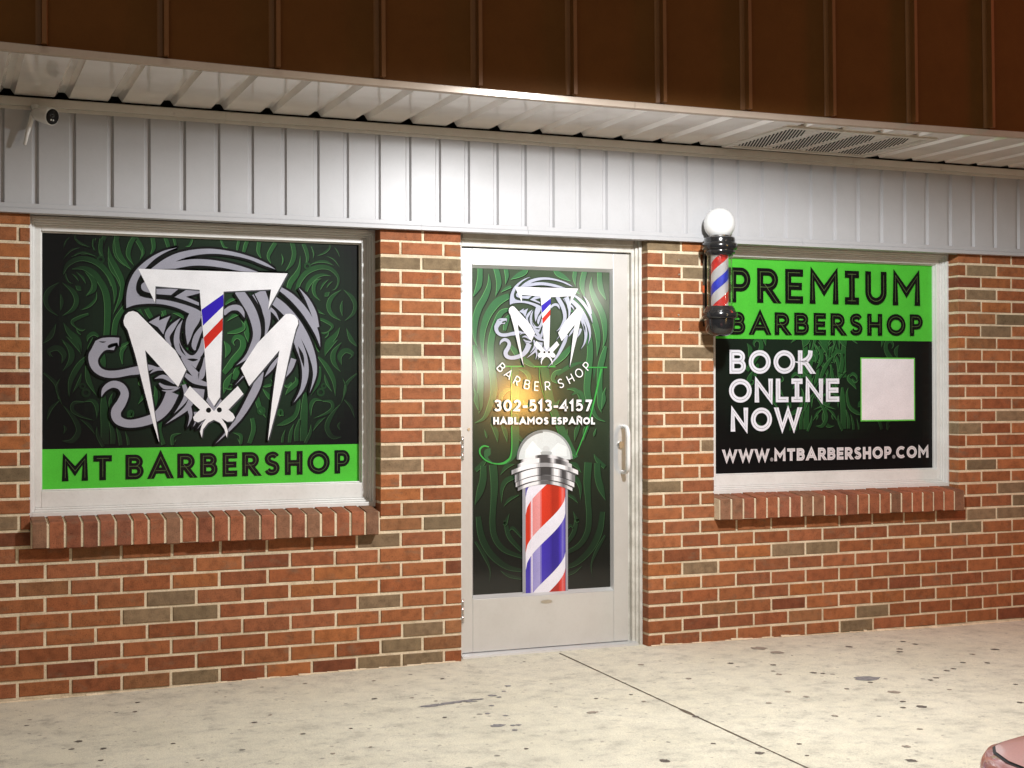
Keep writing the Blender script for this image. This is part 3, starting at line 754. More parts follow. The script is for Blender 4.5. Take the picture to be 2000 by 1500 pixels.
# ---- the logo (points in an enlarged view of the photo: px = 140 + X/3.5712, py = 460 + Y/3.5712)
LG_ = rgb(150, 150, 162); LW = rgb(228, 228, 231)
GREYP = [
 [(735,85,1),(640,108),(540,160),(450,238),(400,325),(380,420),(380,507,1),(440,485),(540,476),(640,482),(740,508),(818,545,1),(795,600),(792,680),(805,765,1),(818,700),(836,640),(868,590),(915,540,1),(850,505),(760,475),(660,452),(560,442),(490,428),(455,400),(447,360),(460,310),(500,245),(570,172),(650,120)],
 [(545,238,1),(640,168),(740,122),(860,98),(980,94),(1120,114),(1250,150),(1350,192),(1420,238,1),(1330,206),(1240,170),(1130,143),(1010,129),(900,133),(800,153),(720,183,1),(830,167),(940,168),(1060,185),(1180,215),(1300,256,1),(1180,250),(1050,226),(930,212),(830,213),(720,232,1)],
 [(510,322,1),(484,345),(490,380),(530,398),(600,410),(690,416,1),(745,372,1),(585,372,1)],
 [(715,430,1),(800,378,1),(892,382,1),(892,402,1),(795,428,1),(885,468,1),(885,490,1),(795,456,1)],
 [(535,605,1),(612,562,1),(606,594,1),(686,560,1),(662,610,1),(637,690,1),(600,640,1)],
 [(165,735,1),(210,716),(270,711),(330,714,1),(326,772,1),(316,747,1),(275,755),(250,770),(258,786),(303,772,1),(293,800,1),(240,798),(205,825),(182,870),(195,915),(240,940),(320,940),(430,917),(530,900),(610,925,1),(560,935),(480,965),(400,975),(300,993),(215,985),(150,945),(120,890),(117,830),(140,785)],
 [(775,850,1),(898,852,1),(862,928,1)],
 [(825,1060,1),(925,1074,1),(912,1165,1),(868,1110,1)],
 [(935,1150,1),(990,1228,1),(1045,1150,1),(1030,1135,1),(990,1190,1),(950,1120,1)],
]
GREYS = [
 [(1160,385,60),(1205,450,66),(1252,530,66),(1282,620,62),(1288,700,55),(1262,775,44),(1215,850,26),(1145,905,0)],
 [(1318,950,40),(1290,1045,55),(1238,1150,52),(1172,1260,40),(1100,1350,20),(1000,1452,0)],
 [(1300,395,100),(1340,480,76),(1362,570,46),(1358,650,24),(1340,720,0)],
 [(1390,440,60),(1470,505,66),(1555,600,64),(1628,720,58),(1678,850,45),(1692,970,26),(1657,1098,0)],
 [(1450,372,30),(1530,430,45),(1610,515,50),(1672,610,45),(1712,700,26),(1730,778,0)],
 [(1580,365,0),(1636,440,26),(1684,540,40),(1714,640,20)],
 [(1540,650,50),(1585,770,60),(1618,870,54),(1626,970,46),(1602,1075,26),(1545,1166,0)],
 [(1440,850,12),(1392,920,30),(1342,988,0)],[(1545,860,40),(1520,930,34),(1480,1000,0)],[(1365,500,26),(1412,540,22),(1446,600,0)],
 [(1055,545,34),(1105,508,36),(1158,505,40),(1188,535,28),(1202,576,0)],
 [(758,575,0),(700,640,36),(664,705,34),(690,770,10)],[(772,588,0),(740,655,28),(730,735,40),(757,805,48),(812,852,42),(862,850,40),(902,800,40),(918,720,24)],
 [(900,560,8),(868,600,34),(836,655,30),(815,720,22),(808,762,0)],[(908,640,22),(872,700,40),(852,765,36),(858,800,10)],
 [(768,845,22),(820,920,42),(886,985,50),(916,930,32),(926,850,10)],[(778,960,22),(850,1010,42),(945,1040,26)],
 [(205,1126,0),(228,1072,32),(282,1038,46),(340,1052,50),(368,1102,54),(346,1165,62),(308,1228,66),(322,1285,60),(392,1312,54),(490,1300,60),(590,1262,66),(658,1190,78),(702,1095,86)],
 [(540,965,0),(600,930,24),(682,942,12)],[(575,1000,0),(640,985,28),(718,1030,18)],[(608,1030,10),(650,1058,26),(738,1060,10)],[(628,1080,4),(690,1085,16),(752,1058,8)],
 [(780,1040,26),(795,1130,34),(712,1242,0)],[(832,1150,44),(790,1212,32),(652,1316,0)],[(812,1190,34),(828,1260,22),(805,1336,0)],[(860,1230,22),(864,1290,14),(843,1336,0)],[(925,1285,14),(873,1348,0)],
 [(1195,980,10),(1135,1045,0)],[(915,560,30),(918,620,26),(900,660,0)]]
SLITS = [[(1575,770,0),(1602,840,26),(1618,925,0)],[(805,862,4),(845,868,20),(878,866,4)],[(190,739,2),(215,744,9),(242,740,0)],[(452,420,0),(520,428,8)],[(1262,395,8),(1320,520,10),(1338,640,0)],[(745,740,0),(765,800,12),(795,842,0)]]
WHITES = [
 [(462,233),(1503,265),(1367,515),(1387,377),(1057,392),(1032,1128),(990,1190),(948,1122),(890,380),(582,355),(580,470)],
 [(425,527),(455,537),(722,805),(797,935),(740,1056),(510,800),(530,950),(562,1150),(608,1445),(565,1310),(505,1085),(440,830),(388,660),(364,626),(359,596),(370,558),(394,535)],
 [(1490,548),(1522,546),(1552,558),(1573,585),(1577,615),(1560,655),(1535,750),(1480,1000),(1415,1250),(1365,1437),(1395,1150),(1420,960),(1446,800),(1235,1050),(1177,927),(1292,752)],
 [(822,1050),(945,1172),(990,1226),(1032,1170),(1155,1050),(1195,1105),(1090,1215),(1122,1242),(1136,1270),(1118,1295),(1082,1298),(1042,1274),(1072,1318),(1087,1365),(1078,1409),(1062,1350),(1030,1305),(988,1285),(948,1306),(914,1350),(905,1409),(892,1368),(906,1320),(934,1277),(905,1292),(880,1303),(852,1292),(844,1268),(862,1243),(893,1215),(780,1110)]]
BLUE_ = [(903,518),(1055,410),(1055,492),(913,630)]; RED_ = [(918,712),(1050,575),(1049,660),(927,793)]
def logo(art, tf, sc, white=LW, outline=15, grey=LG_, black=rgb(7, 8, 8), shadow=True):
    """tf: enlarged-view point -> plane point; sc: plane units per enlarged-view unit"""
    P_ = [closed_smooth(p) for p in GREYP]; Q_ = [smooth(s_, 6) for s_ in GREYS]
    def stroke(q, g, col):
        cl = [(*tf(x, y), w*sc*.92) for x, y, w in q]
        L, Rr = sides(cl, g*sc); art.strip(L, Rr, col)
    if outline:
        for p in P_:
            ring = [(*tf(x, y), 2*outline*sc) for x, y in p+p[:2]]
            L, Rr = sides(ring); art.strip(L, Rr, black); art.tess([tf(*q[:2]) for q in p], black)
        for q in Q_: stroke(q, outline, black)
        for q in Q_:
            x, y, w = q[-1]; x2, y2, _ = q[-3]; l = math.hypot(x-x2, y-y2) or 1
            stroke([(x, y, 2*outline), (x+(x-x2)/l*outline*1.6, y+(y-y2)/l*outline*1.6, 0)], 0, black)
        for w in WHITES[:3]:
            ring = [(*tf(x, y), 22*sc) for x, y in w+w[:2]]
            L, Rr = sides(ring); art.strip(L, Rr, black)
    art.lift(.0002)
    for p in P_: art.tess([tf(*q[:2]) for q in p], grey)
    for q in Q_: stroke(q, 0, grey)
    art.lift(.0002)
    for q in SLITS: stroke(smooth(q, 5), 0, black)
    if shadow:
        for w in WHITES: art.tess([tf(x+7, y+9) for x, y in w], rgb(70, 72, 76))
    art.lift(.0003)
    for w in WHITES: art.tess([tf(x, y) for x, y in w], white)
    art.lift(.0002)
    art.tess([tf(*p) for p in BLUE_], rgb(44, 22, 168)); art.tess([tf(*p) for p in RED_], rgb(196, 40, 26))
    for ex, ey in ((952, 1218), (1027, 1216)): art.poly([tf(ex+18*math.cos(a_*.4), ey+18*math.sin(a_*.4)) for a_ in range(15)], rgb(8, 8, 8))

# ------------------------------------------------------------------ windows
GREEN = rgb(78, 186, 56)
def window(name_x0, x1, z0, z1, gx0, gx1, gz0, gz1):
    x0 = name_x0; mb = MB()
    def rg(a0, a1, b0, b1, wl, wr, wb_, wt, yF, yB):
        mb.box(a0, a0+wl, yF, yB, b0, b1); mb.box(a1-wr, a1, yF, yB, b0, b1)
        mb.box(a0+wl, a1-wr, yF, yB, b0, b0+wb_); mb.box(a0+wl, a1-wr, yF, yB, b1-wt, b1)
    rg(x0, x1, z0, z1, .014, .014, .022, .016, .078, .17)
    rg(x0+.0142, x1-.0142, z0+.0222, z1-.0162, .010, .010, .009, .010, .096, .17)
    rg(x0+.0244, x1-.0244, z0+.0314, z1-.0264, .006, .006, .008, .008, .106, .17)
    a0, a1, b0, b1 = x0+.0306, x1-.0306, z0+.0396, z1-.0346
    rg(a0, a1, b0, b1, max(gx0-a0-.005, .006), max(a1-gx1-.005, .006), gz0-b0-.006, b1-gz1-.005, .116, .17)
    rg(gx0-.005, gx1+.005, gz0-.006, gz1+.005, .005, .005, .006, .005, .134, .17)
    return mb.build('window', m_frame, shop, .0025)
GYL = .150
# left window
gx0, gx1, gz0, gz1 = -1.829, -.459, .813, 1.886
win = window(LO[0]-.003, LO[1]+.003, .700, 1.950, gx0, gx1, gz0, gz1)
mb = MB(); mb.box(gx0-.004, gx1+.004, .152, .158, gz0-.004, gz1+.004); mb.build('glass_pane', m_glass_dark, win)
def wl(px, py): return on_wall(px, py, GYL)
zg = (wl(86, 879)[1]+wl(700, 866)[1])/2
axis = (wl(118, 600)[0]+wl(669, 600)[0])/2
PXL = 1/ (2750.4/6.25*.935)
def glowL(x, z):
    u = (x-axis-.06)/.62; w = (z-1.52)/.52
    if w < 0: w *= .92
    return max(0.0, 1.0-.78*(u*u)-.62*w*w)*(.9 if u < 0 else 1.0)
bg = ART(GYL-.001, (gx0, gx1, zg, gz1))
gradient_back(bg, gx0, gx1, zg, gz1, glowL)
def plane_strokes(fn, scale, strokes): return [[(*fn(p[0], p[1]), p[2]*scale) for p in s_] for s_ in strokes]
vr = plane_strokes(wl, PXL, VINES)
vl = [[(2*axis-p[0], p[1], p[2]) for p in s_] for s_ in vr]
vines(bg, vr, glowL); vines(bg, vl, glowL)
c2 = [[(340,620,10),(390,515,40),(530,455,46),(700,505,52),(830,645,46),(882,800,36),(868,945,0)],[(430,565,5),(560,558,40),(690,650,52),(780,800,62),(805,1000,62),(790,1290,52)],
 [(815,325,0),(832,440,40),(900,570,52),(955,700,46),(945,850,40),(858,1045,0)],[(895,240,40),(920,400,52),(985,500,40),(1055,575,0)],[(870,1290,50),(892,1110,50),(985,955,34),(1030,900,10)],
 [(1080,530,0),(1020,420,40),(1040,310,44),(1085,230,36)],[(1165,440,0),(1180,390,22),(1160,335,0)],[(1130,990,40),(1180,1080,30),(1240,1110,0)],[(1210,980,44),(1260,1070,40),(1300,1080,0)],[(1390,1000,44),(1410,1070,30)],
 [(590,1330,0),(600,1275,30),(660,1240,36),(730,1290,10)],[(930,1420,0),(950,1370,26),(1010,1340,22),(1050,1300,0)],[(960,1560,10),(950,1440,36),(1000,1370,20)],[(430,440,0),(540,390,20),(700,440,0)],[(340,460,0),(420,370,18),(520,340,0)],
 [(470,250,5),(540,300,18),(620,340,0)],[(740,250,36),(730,360,36),(775,480,0)],[(655,250,10),(650,320,16),(680,380,0)],[(575,850,0),(660,780,40),(650,680,44),(560,590,0)]]
v2 = plane_strokes(wl, PXL, [U(60, 420, 5.3583, s_) for s_ in c2])
vines(bg, v2, glowL)
for s_ in (1, -1):
    for (px_, py_, r_, w_) in ((632,754,4,3), (626,766,6,4), (600,520,5,4), (510,802,6,4)):
        xx, zz = wl(px_, py_); xx = axis+s_*(xx-axis)
        L, Rr = sides(ring_poly(xx, zz, r_*PXL, w_*PXL)); bg.strip(L, Rr, lerp(rgb(14, 20, 15), GM, .6*glowL(xx, zz)))
bg.mb.build('graphic_background', m_vinyl, win)
lg = ART(GYL-.0085)
def tfL(x, y): return wl(140+x/3.5712, 460+y/3.5712)
logo(lg, tfL, PXL/3.5712)
lg.mb.build('shop_logo', m_vinyl, win)
bn = ART(GYL-.001); bn.poly([(gx0, gz0), (gx1, gz0), (gx1, zg), (gx0, zg)], GREEN); tx = ART(GYL-.003); tx.mb = bn.mb
x0_, z0_ = wl(121, 940); x1_, z1_ = wl(683, 924)
h_ = wl(300, 886)[1]-wl(300, 934)[1]
text(tx, 'MT BARBERSHOP', x0_, x1_, z0_, h_, .25, rgb(10, 11, 10), rgb(80, 104, 58), gap=.19, it=.075, zb1=z1_)
bn.mb.build('green_banner', m_vinyl, win)

# right window
rx0, rx1, rz0, rz1 = 1.392, 2.752, .800, 1.893
winR = window(RO[0]-.003, RO[1]+.003, .700, 1.957, rx0, rx1, rz0, rz1)
winR['label'] = 'window with green premium banner and booking text'
win['label'] = 'window with dragon logo above a green banner'
mb = MB(); mb.box(rx0-.004, rx1+.004, .152, .158, rz0-.004, rz1+.004); mb.build('glass_pane', m_glass_dark, winR)
zgR = (wl(1395, 664)[1]+wl(1822, 664)[1])/2
zbk = wl(1600, 858)[1]
bg = ART(GYL-.001, (rx0, rx1, zbk, zgR))
def glowR(x, z):
    u = (x-(rx0+rx1)/2+.12)/.52; w = (z-1.45)/.55
    return max(0.0, .80-.42*u*u-.75*w*w)
gradient_back(bg, rx0, rx1, zbk, zgR, glowR, 40, 16, lit=rgb(24, 42, 28))
axR = wl(1617, 800)[0]
sh = axR-.02
vrr = [[(p[0]-axis-.545+sh, p[1]+.02, p[2]) for p in s_] for s_ in vr]; vll = [[(2*sh-p[0], p[1], p[2]) for p in s_] for s_ in vrr]
vx = [[(p[0]+sh-axis+.30, p[1]-.16, p[2]) for p in s_] for s_ in v2]
vines(bg, vx, glowR); vines(bg, [[(2*sh-p[0], p[1], p[2]) for p in s_] for s_ in vx], glowR)
vines(bg, vrr, glowR); vines(bg, vll, glowR)
bg.mb.build('graphic_background', m_vinyl, winR)
bn = ART(GYL-.001); bn.poly([(rx0, zgR), (rx1, zgR), (rx1, rz1), (rx0, rz1)], GREEN); bn.mb.build('green_banner', m_vinyl, winR)
bb = ART(GYL-.001); bb.poly([(rx0, rz0), (rx1, rz0), (rx1, zbk), (rx0, zbk)], rgb(9, 9, 10)); bb.mb.build('black_strip', m_vinyl, winR)
tx = ART(GYL-.009)
def ln(s_, pxl, pyl, pxr, pyr, hpx, t, col, inl, gap, it=.1, space=.3):
    a = wl(pxl, pyl); b = wl(pxr, pyr); h = wl((pxl+pxr)/2, (pyl+pyr)/2-hpx)[1]-wl((pxl+pxr)/2, (pyl+pyr)/2)[1]
    text(tx, s_, a[0], b[0], a[1], h, t, col, inl, gap=gap, it=it, zb1=b[1], space=space)
KB = rgb(10, 10, 9)
ln('PREMIUM', 1424, 590, 1795, 597, 66, .21, KB, rgb(84, 108, 58), .20, .07)
ln('BARBERSHOP', 1424, 653, 1800, 656, 43, .25, KB, rgb(84, 108, 58), .20, .075)
ln('BOOK', 1423, 730, 1587, 730, 46, .225, rgb(222, 222, 230), rgb(92, 92, 98), .12, .07)
ln('ONLINE', 1422, 786.5, 1637, 784.5, 46, .225, rgb(222, 222, 230), rgb(92, 92, 98), .12, .07)
ln('NOW', 1425, 843, 1563, 841, 46, .225, rgb(222, 222, 230), rgb(92, 92, 98), .12, .07)
ln('WWW.MTBARBERSHOP.COM', 1409, 903, 1811, 893.5, 24, .255, rgb(214, 208, 210), rgb(140, 136, 138), .13, .10)
tx.mb.build('window_lettering', m_vinyl, winR)
qa = ART(GYL-.008)
q0 = wl(1679, 823); q1 = wl(1785, 699)
qa.poly([(q0[0], q0[1]), (q1[0], q0[1]), (q1[0], q1[1]), (q0[0], q1[1])], rgb(96, 190, 70)); qa.lift(.0004)
qa.poly([(q0[0]+.007, q0[1]+.007), (q1[0]-.007, q0[1]+.007), (q1[0]-.007, q1[1]-.007), (q0[0]+.007, q1[1]-.007)], rgb(226, 220, 224))
qa.mb.build('blank_card', m_vinyl, winR)

# ------------------------------------------------------------------ door
mb = MB()      # painted jamb frame, stepped
zh = 1.955
mb.box(.928, .9425, .060, .20, -.03, zh); mb.box(.914, .9278, .074, .20, -.03, zh); mb.box(.899, .9138, .086, .20, -.03, zh); mb.box(.886, .8988, .112, .20, -.03, 1.893)
mb.box(-.016, -.002, .060, .20, -.03, zh); mb.box(-.0018, .018, .086, .20, -.03, zh)
mb.box(.0182, .8988, .086, .20, 1.893, 1.925); mb.box(.0182, .8988, .070, .20, 1.9252, zh)
frame = mb.build('door_frame', m_jamb, shop, .002)
mb = MB(); dy0, dy1 = .098, .142
dx0, dx1, dz0, dz1 = .0205, .8835, .004, 1.886
vx_0, vx_1, vz_0, vz_1 = .077, .802, .255, 1.806
mb.box(dx0, vx_0-.003, dy0, dy1, dz0, dz1); mb.box(vx_1+.003, dx1, dy0, dy1, dz0, dz1)
mb.box(vx_0-.003, vx_1+.003, dy0, dy1, dz0, vz_0-.004); mb.box(vx_0-.003, vx_1+.003, dy0, dy1, vz_1+.004, dz1)
door = mb.build('door', m_alu, shop, .002)
mb = MB()      # sloped glazing bead
def bead(p0, p1, p2, p3): mb.face([p0, p1, p2, p3])
A0, A1, B0, B1 = vx_0-.003, vx_1+.003, vz_0-.004, vz_1+.004; a0, a1, b0, b1 = vx_0+.006, vx_1-.006, vz_0+.012, vz_1-.010; yo, yi = .0975, .118
mb.face([(A0,yo,B0),(A1,yo,B0),(a1,yi,b0),(a0,yi,b0)]); mb.face([(A0,yo,B1),(a0,yi,b1),(a1,yi,b1),(A1,yo,B1)])
mb.face([(A0,yo,B0),(a0,yi,b0),(a0,yi,b1),(A0,yo,B1)]); mb.face([(A1,yo,B0),(A1,yo,B1),(a1,yi,b1),(a1,yi,b0)])
mb.build('glazing_bead', m_alu, door)
mb = MB(); mb.box(vx_0, vx_1, .1225, .128, vz_0, vz_1); mb.build('glass_pane', m_glass_dark, door)
DY = .1205
def wd(px, py): return on_wall(px, py, DY)
def z6(X, Y, w=0): return (890+X/5.3568, 500+Y/5.3571, w/5.357)
def z7(X, Y, w=0): return (890+X/5.3568, 760+Y/5.3571, w/5.357)
def z8(X, Y, w=0): return (890+X/5.3568, 1020+Y/5.3571, w/5.357)
DV = [[z6(185,420,10),z6(240,310,55),z6(255,205,52),z6(255,80,50)],[z6(415,425,0),z6(450,300,50),z6(440,200,55),z6(405,80,50)],[z6(520,300,0),z6(535,200,40),z6(512,80,40)],
 [z6(570,248,0),z6(650,205,45),z6(722,165,50),z6(745,100,40)],[z6(345,180,0),z6(350,300,40),z6(310,420,60),z6(240,550,66),z6(205,680,60),z6(200,850,30),z6(230,960,0)],
 [z6(560,415,50),z6(440,480,76),z6(345,600,72),z6(292,740,62),z6(275,880,45),z6(290,1050,0)],[z6(570,555,20),z6(480,590,50),z6(425,690,58),z6(378,850,64),z6(365,1000,64),z6(385,1200,70),z6(400,1420,70),z7(345,210,50),z7(290,310,30),z7(200,355,5)],
 [z6(470,382,0),z6(520,345,26),z6(580,318,26)],[z6(190,930,30),z6(225,1050,60),z6(255,1180,62),z6(262,1350,60),z7(258,60,60),z7(262,180,40),z7(240,260,0)],
 [z6(190,1370,0),z6(215,1450,30),z7(215,120,44),z7(240,220,10)],[z6(470,1500,40),z7(480,60,46),z7(540,5,34),z7(620,0,10)],[z6(650,1180,0),z6(740,1220,40),z6(770,1290,40),z6(700,1340,0)],
 [z6(540,900,0),z6(590,960,40),z6(660,1040,60),z6(760,1120,50),z6(830,1160,20)],[z6(510,780,30),z6(530,680,50),z6(560,620,20)],
 [z7(205,850,40),z7(290,770,40),z7(330,700,0)],[z7(290,800,60),z7(285,950,70),z7(250,1080,66),z7(198,1215,0)],[z7(390,790,80),z7(405,1000,76),z7(395,1200,60),z7(385,1390,60),z8(410,160,58),z8(510,290,48),z8(700,365,30)],
 [z7(465,900,0),z7(530,810,42),z7(620,785,0)],[z7(480,1195,0),z7(480,1060,34),z7(520,965,50),z7(610,920,40),z7(660,930,0)],[z7(500,1230,0),z7(560,1155,30),z7(660,1105,10)],
 [z8(235,-60,50),z8(270,150,66),z8(370,335,62),z8(530,465,50),z8(690,505,30)],[z8(520,-20,36),z8(560,150,46),z8(690,300,30)],[z8(205,200,20),z8(300,350,34),z8(360,500,14),z8(350,640,0)],
 [z8(460,500,0),z8(560,560,30),z8(690,590,20)],[z7(560,1300,0),z7(520,1400,40),z8(510,10,30)],[z7(300,420,0),z7(320,480,24),z7(330,515,0)],[z7(360,360,0),z7(420,440,50),z7(440,560,0)],[z7(480,360,20),z7(520,450,46),z7(540,560,0)],
 [z7(620,420,0),z7(640,480,40),z7(700,540,30)],[z7(700,110,0),z7(740,160,40),z7(800,200,30)],[z7(560,1480,10),z8(600,60,30),z8(690,160,16)]]
axd = wd(1057, 800)[0]; PXD = 1/(2750.4/6.6*.90)
dr = plane_strokes(wd, PXD, DV); dl = [[(2*axd-p[0], p[1], p[2]) for p in s_] for s_ in dr]
def glowD(x, z):
    return max(0.0, min(1.0, (z-.36)/1.0))**1.7*.95+.03
bg = ART(DY-.0006, (vx_0, vx_1, vz_0, vz_1))
GM, GH = rgb(62, 120, 74), rgb(104, 176, 104)
gradient_back(bg, vx_0, vx_1, vz_0, vz_1, glowD, 6, 60, dark=rgb(16, 17, 16), lit=rgb(58, 76, 54))
vines(bg, dr, glowD); vines(bg, dl, glowD)
# faint green monogram
mg = ART(DY-.0045); mg.mb = bg.mb; GB = rgb(62, 160, 72); GDK = rgb(48, 94, 58)
def dstroke(pts, col, k=1.0):
    cl = [(*wd(p[0], p[1]), p[2]*PXD*k) for p in smooth(pts, 6)]; L, Rr = sides(cl); mg.strip(L, Rr, col)
dstroke([z6(620,1160,70),z7(620,400,80),z7(610,650,70),z7(540,760,30),z7(440,790,10)], GDK)
dstroke([z6(505,1155,12),z6(720,1155,12)], GB); dstroke([z6(577,1160,10),z7(580,300,9),z7(580,660,14),z7(530,755,24),z7(440,782,14),z7(330,755,12),z7(258,690,14),z7(250,630,18),z7(290,595,16),z7(345,605,10)], GB)
dstroke([z7(360,615,0),z7(330,660,70),z7(320,720,30),z7(400,780,0)], GDK)
dstroke([z6(810,1158,12),z6(1040,1158,12)], GB); dstroke([z6(920,1165,90),z7(1010,200,80),z7(1250,720,60)], GDK); dstroke([z6(870,1165,5),z6(900,1400,5),z7(1120,560,5),z7(1250,710,4)], GB)
dstroke([z6(1375,1166,12),z6(1580,1166,12)], GB); dstroke([z6(1520,1180,22),z7(1400,300,14),z7(1255,690,10)], GB); dstroke([z6(1450,1170,40),z6(1440,1300,0)], GDK)
dstroke([z6(1350,1110,0),z6(1250,1130,30),z6(1130,1190,40),z6(1060,1250,20)], GDK); dstroke([z7(1210,60,10),z7(1290,30,40),z7(1330,110,34),z7(1300,230,0)], GDK)
bg.mb.build('graphic_background', m_vdoor, door)
lg = ART(DY-.0065)
A_, B_ = z6(612, 323)[:2], z6(1275, 342)[:2]; C_ = z6(885, 1138)[:2]
pa, pb, pc = wd(*A_), wd(*B_), wd(*C_); qa_, qb_, qc_ = tfL(462, 233), tfL(1503, 265), tfL(905, 1408)
kx = (pb[0]-pa[0])/(qb_[0]-qa_[0]); kz = (pc[1]-pa[1])/(qc_[1]-qa_[1])
def tfD(x, y):
    p = tfL(x, y); return (pa[0]+(p[0]-qa_[0])*kx, pa[1]+(p[1]-qa_[1])*kz)
logo(lg, tfD, PXL/3.5712*(kx+kz)/2, outline=6, grey=rgb(176, 180, 196), black=rgb(26, 44, 32), shadow=False)
lg.mb.build('shop_logo', m_vdoor, door)
tx = ART(DY-.0115); WH = rgb(238, 238, 238)
arcs = [('B',467,1167,-47),('A',545,1237,-36),('R',632,1307,-28),('B',738,1345,-12),('E',838,1362,-4),('R',952,1361,4),('S',1090,1333,20),('H',1190,1285,29),('O',1280,1225,38),('P',1362,1152,48)]
for ch, X, Y, an in arcs:
    cx, cz_ = wd(*z6(X, Y)[:2]); h = 92/5.357*PXD*.98; w, st = glyph(ch); ww = w*h*1.0; t = .115
    ca, sa = math.cos(R(an)), math.sin(R(an))
    for pts, closed, flat in st:
        q = [((p[0]-.5)*(ww-t*h), (p[1]-.5)*(h-t*h)) for p in pts]
        L, Rr = stroke_sides(q, t*h, closed, flat)
        rot_ = lambda p: (cx+p[0]*ca-p[1]*sa, cz_+p[0]*sa+p[1]*ca)
        tx.strip([rot_(p) for p in L], [rot_(p) for p in Rr], WH)
def lnd(s_, pxl, pyl, pxr, pyr, hpx, t, gap, space=.3):
    a = wd(pxl, pyl); b = wd(pxr, pyr); h = wd(pxl, pyl-hpx)[1]-wd(pxl, pyl)[1]
    tx.lift(.0002)
    text(tx, s_, a[0]+.0025, b[0]+.0025, a[1]-.0035, h, t, rgb(18, 30, 22), None, gap=gap, zb1=b[1]-.0035, space=space)
    text(tx, s_, a[0], b[0], a[1], h, t, WH, None, gap=gap, zb1=b[1], space=space)
lnd('302-513-4157', 963, 803.5, 1154, 803, 23, .20, .13)
lnd('HABLAMOS ESPAÑOL', 961.5, 829, 1160, 829, 14.5, .27, .12, .28)
tx.mb.build('door_lettering', m_vdoor, door)
# printed picture of a barber pole at the bottom of the door glass
pp = ART(DY-.0090)
def Zp(z, *pts): return [wd(*z(*p)[:2]) for p in pts]
def pcol(g, t=0): return rgb(g-2*t, g, g+2*t)
bx0, bx1 = wd(*z7(690, 1200)[:2])[0], wd(*z7(1165, 1200)[:2])[0]
zbot = vz_0+.001; ztop = wd(*z7(930, 985)[:2])[1]
pp.poly([(bx0, zbot), (bx1, zbot), (bx1, ztop), (bx0, ztop)], rgb(150, 150, 156)); pp.lift(.0002)
w_ = bx1-bx0; ix0, ix1 = bx0+.07*w_, bx1-.045*w_; iw = ix1-ix0
pp.poly([(ix0, zbot), (ix1, zbot), (ix1, ztop), (ix0, ztop)], rgb(224, 222, 232)); pp.lift(.0002)
prof_ = [(0, .85), (.10, .80), (.13, 1.30), (.35, 1.40), (.40, .95), (.60, .78), (.66, .56), (.80, .60), (.84, .9), (.93, 1.22), (1.0, .7)]
def tone(u):
    for (a, p), (b, q) in zip(prof_[:-1], prof_[1:]):
        if a <= u <= b: return p+(q-p)*(u-a)/(b-a)
    return .8
scl = lambda c, k: (c[0]*k, c[1]*k, c[2]*k, 1) if k < 1 else lerp(c, (.85, .80, .85, 1), min(1, (k-1)*.9))
clipz = (ix0, ix1, zbot, ztop)
bands = [(-1.2, -.35, rgb(96, 88, 170)), (.04, .90, rgb(216, 62, 40)), (1.29, 2.18, rgb(70, 56, 176)), (2.54, 3.43, rgb(206, 50, 40)), (3.8, 4.6, rgb(60, 56, 180))]
NS = 28
for (b0_, b1_, col) in bands:
    for k in range(NS):
        u0, u1 = k/NS, (k+1)/NS
        def zz(u, b):
            ph = math.asin(max(-1, min(1, 2*u-1)))/math.pi
            return ztop - b*iw + ph*iw*1.32
        q = [(ix0+u0*iw, zz(u0, b1_)), (ix0+u1*iw, zz(u1, b1_)), (ix0+u1*iw, zz(u1, b0_)), (ix0+u0*iw, zz(u0, b0_))]
        q = clip_poly(q, *clipz)
        if len(q) < 3: continue
        pp.k = 10
        pp.poly(q, scl(col, tone((u0+u1)/2)))
pp.lift(.0003)
for u0, u1, g in ((.14, .165, 1), (.985, 1.0, 0)):
    pp.poly([(ix0+u0*iw, zbot), (ix0+u1*iw, zbot), (ix0+u1*iw, ztop), (ix0+u0*iw, ztop)], rgb(232, 226, 236) if g else rgb(110, 104, 140))
pp.lift(.0003)
def ell(z, cx, cy, rx, ry, a0, a1, n=24): return [wd(*z(cx+rx*math.cos(R(a0+(a1-a0)*k/n)), cy-ry*math.sin(R(a0+(a1-a0)*k/n)))[:2]) for k in range(n+1)]
# dome
pp.tess(ell(z7, 922, 730, 292, 305, 0, 180)+Zp(z7, (632, 760), (1214, 760))[:0], rgb(150, 156, 156)); pp.lift(.0002)
pp.tess(ell(z7, 922, 735, 272, 290, 0, 180), rgb(206, 212, 212)); pp.lift(.0002)
pp.tess(Zp(z7, (795, 540), (890, 640), (880, 700), (715, 720), (720, 640)), rgb(228, 232, 232)); pp.tess(Zp(z7, (985, 640), (1060, 560), (1150, 600), (1155, 700), (1010, 700)), rgb(222, 228, 228))
pp.tess(ell(z7, 922, 735, 292, 305, 95, 180, 14)+ell(z7, 930, 740, 280, 285, 180, 95, 14), rgb(120, 126, 126))
pp.lift(.0002)
pp.tess(ell(z7, 938, 625, 36, 32, 0, 360)[:-1], rgb(196, 200, 200)); pp.tess(Zp(z7, (900, 650), (975, 650), (1000, 665), (980, 690), (890, 690), (875, 662)), rgb(168, 172, 172))
pp.lift(.0002)
